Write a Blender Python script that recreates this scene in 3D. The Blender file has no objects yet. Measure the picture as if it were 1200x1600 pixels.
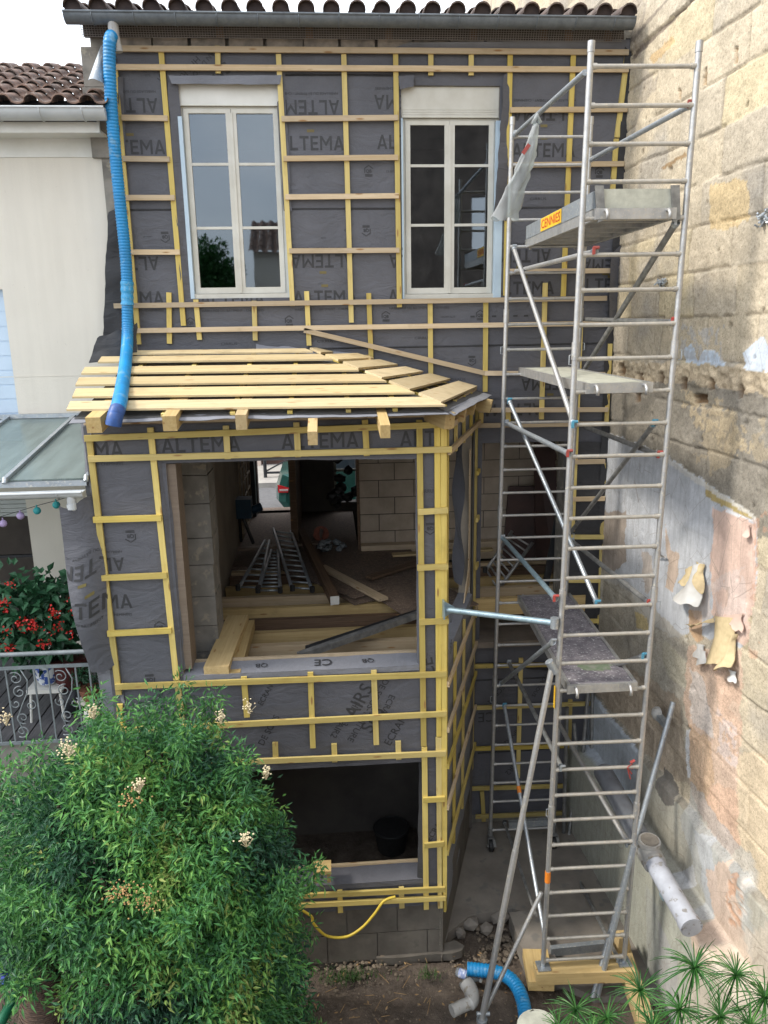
import bpy, math, random
import numpy as np
from mathutils import Vector, Matrix
random.seed(7); rng=np.random.default_rng(11)
S=bpy.context.scene; COL=S.collection
rad=math.radians
# ------------------------------------------------------------------ camera axes (surveyed position and aim of the viewpoint)
FPX,PIT,YAW,ROL=1199.9,0.2424,0.07,-0.0161
_f=np.array([math.sin(YAW)*math.cos(PIT),math.cos(YAW)*math.cos(PIT),-math.sin(PIT)])
_r=np.array([math.cos(YAW),-math.sin(YAW),0.]); _u=np.cross(_r,_f)
_r,_u=math.cos(ROL)*_r+math.sin(ROL)*_u,-math.sin(ROL)*_r+math.cos(ROL)*_u
def ray(x,y): return _f+_r*(x-600)/FPX+_u*(800-y)/FPX
def aY(x,y,Y): d=ray(x,y); return d*(Y/d[1])
def aZ(x,y,Z): d=ray(x,y); return d*(Z/d[2])
def aP(x,y,p0,n): d=ray(x,y); n=np.array(n,float); return d*(np.dot(p0,n)/np.dot(d,n))
FY,BY,GZ=8.40,6.40,-6.20          # house facade plane, extension front plane, ground level
# ------------------------------------------------------------------ mesh builder
def V(*a): return np.array(a,float)
def unit(a): a=np.asarray(a,float); return a/(np.linalg.norm(a)+1e-12)
WL={}
class MB:
    def __init__(s): s.v=[];s.f=[];s.m=[];s.lc=[];s.rv=[];s.n=0;s.col=[]
    def add(s,v,f,m=0,lc=None,rv=None,col=None):
        v=np.asarray(v,float).reshape(-1,3); k=len(v)
        s.v.append(v); s.f+= [tuple(int(i)+s.n for i in q) for q in f]; s.m+= [m]*len(f)
        s.lc.append(v if lc is None else np.asarray(lc,float)); 
        s.rv.append(np.full(k,random.random() if rv is None else rv))
        s.col.append(np.ones((k,4)) if col is None else col)
        s.n+=k; return s
    def beam(s,p0,p1,w,h,up=(0,0,1),m=0,cut0=0,cut1=0,rv=None):
        # w across, h along 'up'
        p0=V(*p0);p1=V(*p1);d=p1-p0;L=np.linalg.norm(d);d=d/L
        a=np.cross(d,up)
        if np.linalg.norm(a)<1e-3: a=np.cross(d,(1,0,0))
        a=unit(a);b=np.cross(a,d)
        v=[];lc=[]
        o=random.random()*50
        for t,p in ((0,p0),(L,p1)):
            for sa,sb in ((-1,-1),(1,-1),(1,1),(-1,1)):
                q=p+a*sa*w/2+b*sb*h/2
                if t==0: q=q+d*cut0*sa
                else: q=q+d*cut1*sa
                v.append(q); lc.append((t+o,sa*w/2+o,sb*h/2))
        f=[(0,3,2,1),(4,5,6,7),(0,1,5,4),(1,2,6,5),(2,3,7,6),(3,0,4,7)]
        return s.add(v,f,m,lc,rv)
    def box(s,lo,hi,m=0,rv=None):
        lo=V(*lo);hi=V(*hi)
        c=(lo+hi)/2
        return s.beam((lo[0],c[1],c[2]),(hi[0],c[1],c[2]),hi[1]-lo[1],hi[2]-lo[2],(0,0,1),m,rv=rv)
    def prism(s,poly,axis_vec,m=0,rv=None):
        p=np.array(poly,float);k=len(p);v=np.vstack([p,p+V(*axis_vec)])
        f=[tuple(range(k))[::-1],tuple(range(k,2*k))]+[(i,(i+1)%k,k+(i+1)%k,k+i) for i in range(k)]
        return s.add(v,f,m,rv=rv)
    def tube(s,pts,r,n=12,m=0,caps=True,rf=None,rv=None):
        pts=[V(*p) for p in pts]; K=len(pts)
        T=[unit(pts[min(i+1,K-1)]-pts[max(i-1,0)]) for i in range(K)]
        a=np.cross(T[0],(0,0,1)); 
        if np.linalg.norm(a)<1e-2: a=np.cross(T[0],(1,0,0))
        a=unit(a); v=[];lc=[];L=0
        an=np.arange(n)*2*math.pi/n
        for i in range(K):
            a=unit(a-T[i]*np.dot(a,T[i])); b=np.cross(T[i],a)
            if i: L+=np.linalg.norm(pts[i]-pts[i-1])
            rr=(r[i] if hasattr(r,'__len__') else r)*(rf(L) if rf else 1)
            for t in an:
                v.append(pts[i]+rr*(math.cos(t)*a+math.sin(t)*b)); lc.append((L,math.cos(t)*rr,math.sin(t)*rr))
        f=[(i*n+j,i*n+(j+1)%n,(i+1)*n+(j+1)%n,(i+1)*n+j) for i in range(K-1) for j in range(n)]
        if caps: f+=[tuple(range(n))[::-1],tuple((K-1)*n+j for j in range(n))]
        return s.add(v,f,m,lc,rv)
    def pipe(s,p0,p1,r,r2,n=16,m=0):   # open hollow pipe
        p0=V(*p0);p1=V(*p1);d=unit(p1-p0)
        s.tube([p0,p1],r,n,m,caps=False); 
        s.tube([p1,p1+d*1e-4],[r,r2],n,m,caps=False); s.tube([p1,p0],r2,n,m,caps=False); s.tube([p0-d*1e-4,p0],[r2,r],n,m,caps=False)
        return s
    def grid(s,P,m=0,col=None,lc=None,rv=None,flip=False,mask=None):
        P=np.asarray(P);a,b=P.shape[:2]
        i,j=np.meshgrid(np.arange(a-1),np.arange(b-1),indexing='ij')
        q=np.stack([i*b+j,(i+1)*b+j,(i+1)*b+j+1,i*b+j+1],-1).reshape(-1,4)
        if mask is not None: q=q[mask.reshape(-1)]
        if flip: q=q[:,::-1]
        return s.add(P.reshape(-1,3),q.tolist(),m,None if lc is None else lc.reshape(-1,3),rv,None if col is None else col.reshape(-1,4))
    def build(s,name,mats,parent=None,smooth=False,origin=None,auto=None):
        me=bpy.data.meshes.new(name)
        v=np.vstack(s.v)
        if parent is not None: o=WL[parent.name]
        elif origin is not None: o=V(*origin)
        else: o=V((v[:,0].min()+v[:,0].max())/2,(v[:,1].min()+v[:,1].max())/2,v[:,2].min())
        me.from_pydata((v-o).tolist(),[],s.f)
        if not isinstance(mats,(list,tuple)): mats=[mats]
        for m in mats: me.materials.append(m)
        me.polygons.foreach_set('material_index',s.m)
        if smooth: me.polygons.foreach_set('use_smooth',[True]*len(s.f))
        at=me.attributes.new('lc','FLOAT_VECTOR','POINT'); at.data.foreach_set('vector',np.vstack(s.lc).ravel())
        at=me.attributes.new('rv','FLOAT','POINT'); at.data.foreach_set('value',np.concatenate(s.rv))
        c=np.vstack(s.col)
        if (c!=1).any():
            at=me.attributes.new('pc','FLOAT_COLOR','POINT'); at.data.foreach_set('color',c.ravel())
        me.update()
        ob=bpy.data.objects.new(name,me); COL.objects.link(ob)
        if parent is not None: ob.parent=parent; WL[ob.name]=WL[parent.name]
        else: ob.location=o; WL[ob.name]=o
        if auto and smooth:
            me.set_sharp_from_angle(angle=rad(auto))
        return ob
def tag(o,label=None,cat=None,group=None,kind=None):
    if label: o['label']=label
    if cat: o['category']=cat
    if group: o['group']=group
    if kind: o['kind']=kind
    return o
def thing(name,loc,label,cat,group=None):
    o=bpy.data.objects.new(name,None); COL.objects.link(o); o.location=loc; o.empty_display_size=.1
    WL[o.name]=V(*loc); return tag(o,label,cat,group)
# ------------------------------------------------------------------ numpy noise
_L=rng.random((256,256))
def vn(x,y):
    x=np.asarray(x,float);y=np.asarray(y,float)
    xi=np.floor(x).astype(int);yi=np.floor(y).astype(int);fx=x-xi;fy=y-yi
    fx=fx*fx*(3-2*fx);fy=fy*fy*(3-2*fy)
    g=lambda a,b:_L[a%256,b%256]
    return (g(xi,yi)*(1-fx)+g(xi+1,yi)*fx)*(1-fy)+(g(xi,yi+1)*(1-fx)+g(xi+1,yi+1)*fx)*fy
def fbm(x,y,o=4):
    s=0;a=.5;t=0
    for k in range(o): s=s+a*vn(x*2**k+17*k,y*2**k+31*k);t+=a;a*=.5
    return s/t
def inpoly(x,y,poly):
    r=np.zeros(x.shape,bool);n=len(poly)
    for i in range(n):
        x0,y0=poly[i];x1,y1=poly[(i+1)%n]
        c=((y0>y)!=(y1>y))&(x<(x1-x0)*(y-y0)/((y1-y0)+1e-12)+x0)
        r^=c
    return r
# ------------------------------------------------------------------ materials
def mat(name):
    m=bpy.data.materials.new(name); m.use_nodes=True; nt=m.node_tree; nt.nodes.clear()
    out=nt.nodes.new('ShaderNodeOutputMaterial'); b=nt.nodes.new('ShaderNodeBsdfPrincipled')
    nt.links.new(b.outputs[0],out.inputs[0]); return m,nt,b,out
def N(nt,t,**k):
    n=nt.nodes.new('ShaderNode'+t)
    for a,b in k.items():
        if a.startswith('i_'): n.inputs[int(a[2:]) if a[2:].isdigit() else a[2:]].default_value=b
        else: setattr(n,a,b)
    return n
def coords(nt,src='pos',scale=(1,1,1)):
    if src=='lc': c=N(nt,'Attribute',attribute_name='lc').outputs['Vector']
    elif src=='pos': c=N(nt,'NewGeometry').outputs['Position']
    else: c=N(nt,'TexCoord').outputs['Object']
    mp=N(nt,'Mapping'); mp.inputs['Scale'].default_value=scale; nt.links.new(c,mp.inputs[0]); return mp.outputs[0]
def noise(nt,vec,scale,detail=5,rough=.55,dist=0):
    n=N(nt,'TexNoise'); n.inputs['Scale'].default_value=scale;n.inputs['Detail'].default_value=detail;n.inputs['Roughness'].default_value=rough;n.inputs['Distortion'].default_value=dist
    nt.links.new(vec,n.inputs['Vector']); return n.outputs['Fac']
def ramp(nt,fac,stops):
    r=N(nt,'ValToRGB'); e=r.color_ramp.elements
    while len(e)<len(stops): e.new(.5)
    for q,(p,c) in zip(e,stops):
        q.position=p; q.color=(c,c,c,1) if not hasattr(c,'__len__') else (*c,1)
    nt.links.new(fac,r.inputs[0]); return r.outputs[0]
def mix(nt,fac,a,b,mode='MIX'):
    n=N(nt,'Mix',data_type='RGBA',blend_type=mode)
    for s,v in ((0,fac),(6,a),(7,b)):
        if isinstance(v,bpy.types.NodeSocket): nt.links.new(v,n.inputs[s])
        elif hasattr(v,'__len__'): n.inputs[s].default_value=(*v,1)
        else: n.inputs[s].default_value=v
    return n.outputs[2]
def bump(nt,b,h,st=.3,dist=.01):
    n=N(nt,'Bump'); n.inputs['Strength'].default_value=st; n.inputs['Distance'].default_value=dist
    nt.links.new(h,n.inputs['Height']); nt.links.new(n.outputs[0],b.inputs['Normal'])
def simple(name,c1,c2=None,scale=8,rough=.6,metal=0,bs=.2,src='pos',stretch=(1,1,1),spec=.5,dist=.005,lo=.35,hi=.65,c3=None,s3=30):
    m,nt,b,out=mat(name); c2=c2 or tuple(x*.8 for x in c1)
    vec=coords(nt,src,stretch); f=noise(nt,vec,scale)
    col=ramp(nt,f,[(lo,c1),(hi,c2)])
    if c3: col=mix(nt,ramp(nt,noise(nt,vec,s3,3),[(.58,0.),(.66,1.)]),col,c3)
    nt.links.new(col,b.inputs['Base Color']); b.inputs['Roughness'].default_value=rough; b.inputs['Metallic'].default_value=metal
    b.inputs['Specular IOR Level'].default_value=spec
    if bs: bump(nt,b,noise(nt,vec,scale*4,6),bs,dist)
    return m
def wood(name,c1,c2,knots=(.3,.16,.06),rough=.62,kn=True,weather=0.):
    m,nt,b,out=mat(name)
    v=coords(nt,'lc',(1.2,26,26)); f=noise(nt,v,1.6,6,.6,.6)
    rv=N(nt,'Attribute',attribute_name='rv').outputs['Fac']
    col=ramp(nt,f,[(.3,c1),(.7,c2)])
    br=N(nt,'MapRange'); br.inputs[3].default_value=.70; br.inputs[4].default_value=1.10; nt.links.new(rv,br.inputs[0])
    hs=N(nt,'HueSaturation'); nt.links.new(col,hs.inputs['Color']); nt.links.new(br.outputs[0],hs.inputs['Value'])
    sa=N(nt,'MapRange'); sa.inputs[1].default_value=0; sa.inputs[2].default_value=1; sa.inputs[3].default_value=1.08; sa.inputs[4].default_value=.86
    wn=N(nt,'TexWhiteNoise',noise_dimensions='1D'); nt.links.new(rv,wn.inputs['W']); nt.links.new(wn.outputs[0],sa.inputs[0]); nt.links.new(sa.outputs[0],hs.inputs['Saturation'])
    col=hs.outputs[0]
    if kn:
        kv=coords(nt,'lc',(3.2,15,15)); vo=N(nt,'TexVoronoi'); vo.inputs['Scale'].default_value=1.; nt.links.new(kv,vo.inputs['Vector'])
        col=mix(nt,ramp(nt,vo.outputs['Distance'],[(.09,.9),(.17,0.)]),col,knots)
    st=noise(nt,coords(nt,'pos'),5,4); col=mix(nt,ramp(nt,st,[(.55,0.),(.75,.35)]),col,tuple(x*.55 for x in c2))
    nt.links.new(col,b.inputs['Base Color']); b.inputs['Roughness'].default_value=rough; b.inputs['Specular IOR Level'].default_value=.3
    bump(nt,b,f,.25,.002); return m
M={}
def streaky(name,c1,c2):
    m,nt,b,out=mat(name); f=noise(nt,coords(nt,'pos'),1.3,4); st=noise(nt,coords(nt,'pos',(5,5,.35)),2.0,6,.6)
    col=ramp(nt,f,[(.3,c1),(.7,c2)]); col=mix(nt,1.,col,ramp(nt,st,[(.3,.96),(.6,1.01)]),'MULTIPLY')
    sp=noise(nt,coords(nt,'pos'),26,5,.7); col=mix(nt,ramp(nt,sp,[(.66,0.),(.74,.5)]),col,(.33,.30,.25))
    nt.links.new(col,b.inputs['Base Color']); b.inputs['Roughness'].default_value=.88; bump(nt,b,noise(nt,coords(nt,'pos'),60,6,.7),.4,.004); return m
M['yel']=wood('treated_yellow_wood',(.68,.54,.17),(.56,.41,.11))
M['yel2']=wood('beam_yellow_wood',(.55,.41,.20),(.43,.30,.13))
M['pale']=wood('pale_pine',(.62,.49,.33),(.50,.37,.22))
M['board']=wood('roof_board_pine',(.62,.50,.30),(.50,.375,.20))
M['ply']=wood('grey_brown_ply',(.30,.23,.17),(.22,.16,.115),kn=False)
M['brown']=wood('old_timber',(.22,.14,.09),(.12,.075,.045))
def membrane(name,base):
    m,nt,b,out=mat(name)
    p=coords(nt,'pos'); f=noise(nt,p,2.2,5,.6,.4); g=noise(nt,coords(nt,'pos',(1,1,1)),900,2)
    col=ramp(nt,f,[(.3,tuple(x*.86 for x in base)),(.7,tuple(x*1.16 for x in base))])
    wv=noise(nt,coords(nt,'pos',(14,1,14)),14,4); col=mix(nt,ramp(nt,wv,[(.45,0.),(.8,.22)]),col,tuple(x*1.7 for x in base))
    nt.links.new(col,b.inputs['Base Color']); b.inputs['Roughness'].default_value=.58; b.inputs['Specular IOR Level'].default_value=.35
    b.inputs['Sheen Weight'].default_value=.15
    h=noise(nt,coords(nt,'pos',(1,1,2.2)),3.5,6,.6,1.2); bump(nt,b,h,.5,.035); return m
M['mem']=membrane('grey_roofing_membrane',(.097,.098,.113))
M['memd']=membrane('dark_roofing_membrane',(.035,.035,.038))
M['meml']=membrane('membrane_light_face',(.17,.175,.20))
M['ink']=simple('printed_black_ink',(.040,.040,.044),(.03,.03,.033),20,.6,bs=0)
M['inky']=simple('printed_ochre_ink',(.16,.13,.04),(.13,.10,.04),20,.6,bs=0)
def galv(name,c=(.62,.62,.61),rough=.38,dirt=(.42,.38,.32),metal=.75,splat=True):
    m,nt,b,out=mat(name); p=coords(nt,'pos')
    f=noise(nt,p,9,6,.65); col=ramp(nt,f,[(.35,c),(.7,tuple(x*.72 for x in c))])
    f2=noise(nt,p,46,5,.7); k=ramp(nt,f2,[(.55,0.),(.62,1.)])
    if splat: col=mix(nt,k,col,dirt)
    nt.links.new(col,b.inputs['Base Color'])
    mr=ramp(nt,f2,[(.58,metal),(.68,.05 if splat else metal)]); nt.links.new(mr,b.inputs['Metallic'])
    rr=ramp(nt,f,[(.3,rough),(.7,min(1,rough+.25))]); nt.links.new(rr,b.inputs['Roughness'])
    bump(nt,b,f2,.15,.002); return m
M['alu']=galv('scaffold_aluminium',(.50,.50,.50),.38,(.50,.47,.41),.75)
M['rung']=galv('scaffold_rung_aluminium',(.50,.475,.43),.45,(.50,.45,.37),.6)
M['galv']=galv('galvanised_steel',(.42,.46,.50),.35,(.5,.5,.48),.7)
M['zinc']=galv('zinc_gutter',(.17,.19,.21),.45,(.2,.2,.2),.5,False)
M['deck']=simple('worn_deck_plywood',(.23,.21,.23),(.12,.11,.13),12,.55,bs=.4,c3=(.45,.45,.45),s3=45)
M['steel']=simple('painted_dirty_steel',(.30,.30,.29),(.18,.18,.18),14,.5,metal=.5)
M['rustred']=simple('red_clamp_plastic',(.42,.06,.05),(.26,.06,.05),20,.4)
M['bluec']=simple('blue_clamp_paint',(.08,.30,.42),(.06,.2,.3),20,.4)
M['lblue']=simple('pale_blue_galvanised_tube',(.30,.40,.45),(.22,.30,.34),14,.4,metal=.4)
M['black']=simple('black_rubber',(.02,.02,.02),(.03,.03,.03),20,.6)
M['orange']=simple('orange_band',(.75,.22,.02),(.6,.18,.02),20,.5)
M['stick']=simple('yellow_sticker',(.80,.50,.03),(.70,.42,.03),20,.5,bs=0)
M['stickr']=simple('red_sticker_ink',(.55,.05,.02),(.5,.05,.02),20,.5,bs=0)
M['hose']=simple('blue_corrugated_plastic',(.012,.25,.56),(.014,.19,.42),3,.42,bs=0,c3=(.10,.28,.46),s3=11)
M['hosed']=simple('dark_blue_tape',(.02,.08,.28),(.02,.06,.2),30,.45,bs=.3)
M['yhose']=simple('yellow_conduit',(.62,.46,.05),(.52,.38,.04),6,.45,bs=0)
M['cream']=streaky('cream_render',(.70,.655,.575),(.66,.615,.535))
M['white']=simple('white_paint',(.72,.71,.67),(.62,.61,.56),3,.5,bs=.08)
M['whiteg']=simple('white_zinc_gutter',(.52,.54,.55),(.44,.46,.47),5,.4,bs=.1)
M['offw']=simple('window_cream_paint',(.60,.585,.53),(.52,.50,.44),5,.55,bs=.12)
M['paleblue']=simple('pale_blue_shutter',(.55,.66,.78),(.50,.61,.73),4,.5,bs=0)
M['block']=simple('concrete_block',(.235,.22,.20),(.165,.155,.14),6,.9,bs=.6,dist=.006,c3=(.30,.27,.22),s3=9)
M['mortar']=simple('mortar_joint',(.11,.10,.09),(.08,.075,.07),20,.95,bs=.4)
M['stoneb']=simple('limestone_block',(.55,.46,.37),(.44,.36,.28),5,.9,bs=.5,dist=.005)
M['oldw']=simple('old_grey_masonry',(.27,.25,.22),(.15,.14,.125),6,.9,bs=.6,c3=(.36,.33,.26),s3=7)
M['conc']=simple('concrete_slab',(.235,.21,.18),(.15,.13,.112),2.5,.85,bs=.5,dist=.01,c3=(.16,.15,.135),s3=6)
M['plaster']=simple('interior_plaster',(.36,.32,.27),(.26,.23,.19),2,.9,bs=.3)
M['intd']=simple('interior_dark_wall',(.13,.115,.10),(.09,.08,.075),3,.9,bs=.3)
M['osb']=simple('chipboard_sheet',(.20,.145,.11),(.13,.095,.075),20,.8,bs=.3,c3=(.34,.26,.19),s3=60)
M['terra']=simple('clay_roof_tile',(.21,.125,.09),(.10,.075,.065),9,.85,bs=.5,c3=(.30,.24,.20),s3=16)
M['terrad']=simple('dark_roof_tile',(.115,.075,.06),(.06,.045,.04),9,.8,bs=.5,c3=(.17,.14,.12),s3=16)
M['tshade']=simple('eaves_mortar',(.07,.05,.045),(.04,.03,.03),9,.9)
M['asph']=simple('asphalt',(.16,.16,.165),(.12,.12,.125),14,.9,bs=.3)
M['kerb']=simple('pale_pavement',(.40,.38,.35),(.33,.31,.29),6,.9,bs=.3)
M['yline']=simple('yellow_road_paint',(.62,.45,.10),(.55,.4,.1),20,.7,bs=0)
M['car']=simple('dark_green_car_paint',(.02,.085,.075),(.018,.075,.065),3,.18,bs=0,metal=.3)
M['cglass']=simple('car_glass',(.03,.04,.05),(.02,.03,.04),3,.05,bs=0)
M['tail']=simple('red_tail_light',(.55,.02,.03),(.4,.02,.02),9,.2,bs=0)
M['tailw']=simple('white_lamp_lens',(.7,.6,.6),(.6,.5,.5),9,.2,bs=0)
M['darkm']=simple('dark_metal_paint',(.04,.045,.05),(.03,.03,.035),9,.4,metal=.5,bs=0)
M['pinkw']=simple('far_pale_wall',(.60,.50,.44),(.52,.43,.38),2,.9,bs=.2)
M['pvc']=simple('grey_pvc',(.40,.39,.37),(.30,.29,.275),8,.5,bs=.15,c3=(.25,.22,.18),s3=18)
M['pvcl']=simple('pale_painted_pipe',(.42,.44,.49),(.31,.32,.36),6,.5,bs=.25,c3=(.22,.21,.20),s3=16)
M['pvcd']=simple('dark_cast_pipe',(.17,.18,.20),(.12,.125,.14),8,.55,bs=.3)
M['cement']=simple('cement_plug',(.25,.225,.19),(.18,.16,.135),16,.95,bs=.8)
M['deckw']=simple('weathered_deck_board',(.085,.085,.095),(.05,.05,.058),5,.7,bs=.4,stretch=(1,12,1),src='lc')
M['rail']=simple('grey_railing_paint',(.20,.225,.24),(.14,.16,.17),12,.5,bs=.1)
M['leafd']=simple('dark_begonia_leaf',(.030,.085,.040),(.022,.060,.030),9,.4,bs=.1)
M['redfl']=simple('red_petal',(.62,.030,.022),(.48,.02,.02),30,.5,bs=0)
M['cpot']=simple('clay_pot',(.25,.10,.055),(.17,.07,.04),9,.8)
M['dpot']=simple('dark_red_glazed_pot',(.10,.02,.02),(.06,.015,.015),9,.3)
M['bpot']=simple('blue_white_glazed_pot',(.05,.10,.35),(.65,.68,.72),18,.25,bs=0,lo=.48,hi=.52)
M['bulbt']=simple('teal_paper_ball',(.03,.33,.34),(.03,.28,.3),9,.6)
M['bulbl']=simple('lilac_paper_ball',(.42,.32,.55),(.38,.3,.5),9,.6)
M['bulbw']=simple('pale_paper_ball',(.6,.62,.62),(.5,.52,.52),9,.6)
M['wicker']=simple('brown_wicker',(.10,.06,.04),(.06,.04,.03),40,.8,bs=.8)
M['greenp']=simple('green_plastic',(.01,.10,.05),(.01,.08,.04),9,.4)
M['stem']=simple('shrub_stem',(.10,.07,.04),(.06,.045,.03),20,.8)
M['panicle']=simple('cream_blossom',(.62,.55,.36),(.48,.38,.24),60,.8,bs=.4)
M['faded']=simple('faded_blossom',(.42,.26,.10),(.28,.16,.07),40,.9)
M['rubble']=simple('rubble_stone',(.19,.15,.11),(.10,.08,.06),14,.95,bs=.8)
M['cable']=simple('black_cable',(.02,.02,.02),(.03,.03,.03),5,.5,bs=0)
M['planter']=simple('weathered_white_planter',(.50,.50,.42),(.38,.38,.32),12,.7,bs=.4)
M['shut']=simple('white_roller_shutter',(.50,.53,.52),(.42,.45,.44),4,.5,bs=0)
M['bluetape']=simple('pale_blue_foil',(.50,.62,.72),(.42,.53,.63),4,.5,bs=.2)
M['opp']=simple('opposite_house_render',(.26,.21,.17),(.15,.12,.10),2,.9,bs=.2)
M['redp']=simple('reddish_dark_panel',(.085,.038,.030),(.05,.025,.02),3,.6,bs=.1)
M['tool']=simple('blue_tool_plastic',(.01,.05,.10),(.01,.04,.08),9,.5)
def leafmat(name,cols,tr=.25):
    m,nt,b,out=mat(name)
    rv=N(nt,'Attribute',attribute_name='rv').outputs['Fac']; col=ramp(nt,rv,[(i/(len(cols)-1),c) for i,c in enumerate(cols)])
    f=noise(nt,coords(nt,'pos'),1.7,3); hs=N(nt,'HueSaturation'); nt.links.new(col,hs.inputs['Color'])
    nt.links.new(ramp(nt,f,[(.3,.8),(.7,1.2)]),hs.inputs['Value']); nt.links.new(hs.outputs[0],b.inputs['Base Color'])
    b.inputs['Roughness'].default_value=.45; b.inputs['Specular IOR Level'].default_value=.35
    t=N(nt,'BsdfTranslucent'); nt.links.new(hs.outputs[0],t.inputs[0]); mx=N(nt,'MixShader'); mx.inputs[0].default_value=tr
    nt.links.new(b.outputs[0],mx.inputs[1]); nt.links.new(t.outputs[0],mx.inputs[2]); nt.links.new(mx.outputs[0],out.inputs[0]); return m
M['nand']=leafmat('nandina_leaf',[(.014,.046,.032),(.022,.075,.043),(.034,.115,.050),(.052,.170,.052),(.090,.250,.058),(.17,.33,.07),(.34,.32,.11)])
M['papy']=leafmat('papyrus_leaf',[(.02,.075,.02),(.035,.13,.03),(.06,.19,.04),(.12,.27,.07)])
M['grass']=leafmat('grass_blade',[(.03,.08,.02),(.05,.13,.03),(.10,.16,.05)])
def glass(name,refl,tint,rough=.02):
    m,nt,b,out=mat(name); nt.nodes.remove(b)
    t=N(nt,'BsdfTransparent'); t.inputs[0].default_value=(*tint,1); g=N(nt,'BsdfGlossy'); g.inputs['Roughness'].default_value=rough; g.inputs[0].default_value=(.80,.90,1,1)
    mx=N(nt,'MixShader'); mx.inputs[0].default_value=refl; nt.links.new(t.outputs[0],mx.inputs[1]); nt.links.new(g.outputs[0],mx.inputs[2])
    bp=N(nt,'Bump'); bp.inputs['Strength'].default_value=.04; bp.inputs['Distance'].default_value=.01
    nt.links.new(noise(nt,coords(nt,'pos'),2.0,2),bp.inputs['Height']); nt.links.new(bp.outputs[0],g.inputs['Normal'])
    nt.links.new(mx.outputs[0],out.inputs[0]); return m
M['pane']=glass('window_glass',.11,(.5,.5,.5))
def frosty(name,col,tr,refl=.08):
    m,nt,b,out=mat(name); p=coords(nt,'pos',(6,1,1))
    f=noise(nt,p,1.5,5); nt.links.new(ramp(nt,f,[(.3,col),(.7,tuple(x*.62 for x in col))]),b.inputs['Base Color'])
    b.inputs['Roughness'].default_value=.25
    t=N(nt,'BsdfTransparent'); t.inputs[0].default_value=(.85,.92,.9,1); mx=N(nt,'MixShader'); mx.inputs[0].default_value=tr
    nt.links.new(b.outputs[0],mx.inputs[1]); nt.links.new(t.outputs[0],mx.inputs[2]); nt.links.new(mx.outputs[0],out.inputs[0]); return m
M['canopy']=frosty('dusty_canopy_glass',(.25,.31,.31),.42)
M['bag']=frosty('translucent_plastic',(.60,.61,.62),.5)
M['petb']=frosty('clear_bottle_plastic',(.35,.38,.42),.45)
def meshmat():
    m,nt,b,out=mat('wire_mesh_grille'); b.inputs['Base Color'].default_value=(.26,.24,.23,1); b.inputs['Roughness'].default_value=.6; b.inputs['Metallic'].default_value=.3; return m
M['mesh']=meshmat()
def wallmat():
    m,nt,b,out=mat('old_stone_wall'); at_=N(nt,'Attribute',attribute_name='pc'); a=at_.outputs['Color']; ka=at_.outputs['Alpha']
    p=coords(nt,'pos'); f=noise(nt,p,42,6,.7); g=noise(nt,p,7,5,.6)
    f9=noise(nt,p,130,4,.7)
    col=mix(nt,1.,a,ramp(nt,g,[(.3,.88),(.7,1.10)]),'MULTIPLY'); c2_=mix(nt,1.,col,ramp(nt,f,[(.28,.64),(.5,1.),(.75,1.2)]),'MULTIPLY'); c2_=mix(nt,1.,c2_,ramp(nt,f9,[(.3,.72),(.5,1.),(.7,1.15)]),'MULTIPLY')
    vo=N(nt,'TexVoronoi'); vo.inputs['Scale'].default_value=26; nt.links.new(p,vo.inputs['Vector']); c2_=mix(nt,ramp(nt,vo.outputs['Distance'],[(.05,.75),(.16,0.)]),c2_,(.20,.15,.10))
    st=noise(nt,coords(nt,'pos',(9,9,.9)),2.2,5,.6); c1_=mix(nt,1.,col,ramp(nt,st,[(.3,.80),(.6,1.06)]),'MULTIPLY')
    cr_=N(nt,'TexVoronoi',feature='DISTANCE_TO_EDGE'); cr_.inputs['Scale'].default_value=3.2; wv_=N(nt,'Mapping'); nt.links.new(coords(nt,'pos',(1.6,1.6,.8)),wv_.inputs[0]); nt.links.new(wv_.outputs[0],cr_.inputs['Vector']); c1_=mix(nt,ramp(nt,cr_.outputs['Distance'],[(.004,.55),(.012,0.)]),c1_,(.22,.18,.15))
    col=mix(nt,ka,c1_,c2_)
    nt.links.new(col,b.inputs['Base Color']); b.inputs['Roughness'].default_value=.92; b.inputs['Specular IOR Level'].default_value=.2
    bump(nt,b,f,.55,.012); return m
M['wall']=wallmat()
def dirtmat():
    m,nt,b,out=mat('dark_garden_earth'); p=coords(nt,'pos'); f=noise(nt,p,6,8,.7); g=noise(nt,p,60,4,.7)
    col=ramp(nt,f,[(.3,(.050,.038,.029)),(.55,(.115,.088,.068)),(.75,(.19,.15,.115))])
    col=mix(nt,ramp(nt,g,[(.62,0.),(.70,1.)]),col,(.20,.165,.13)); nt.links.new(col,b.inputs['Base Color']); b.inputs['Roughness'].default_value=.95
    bump(nt,b,noise(nt,p,30,8,.7),.9,.03); return m
M['dirt']=dirtmat()
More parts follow.
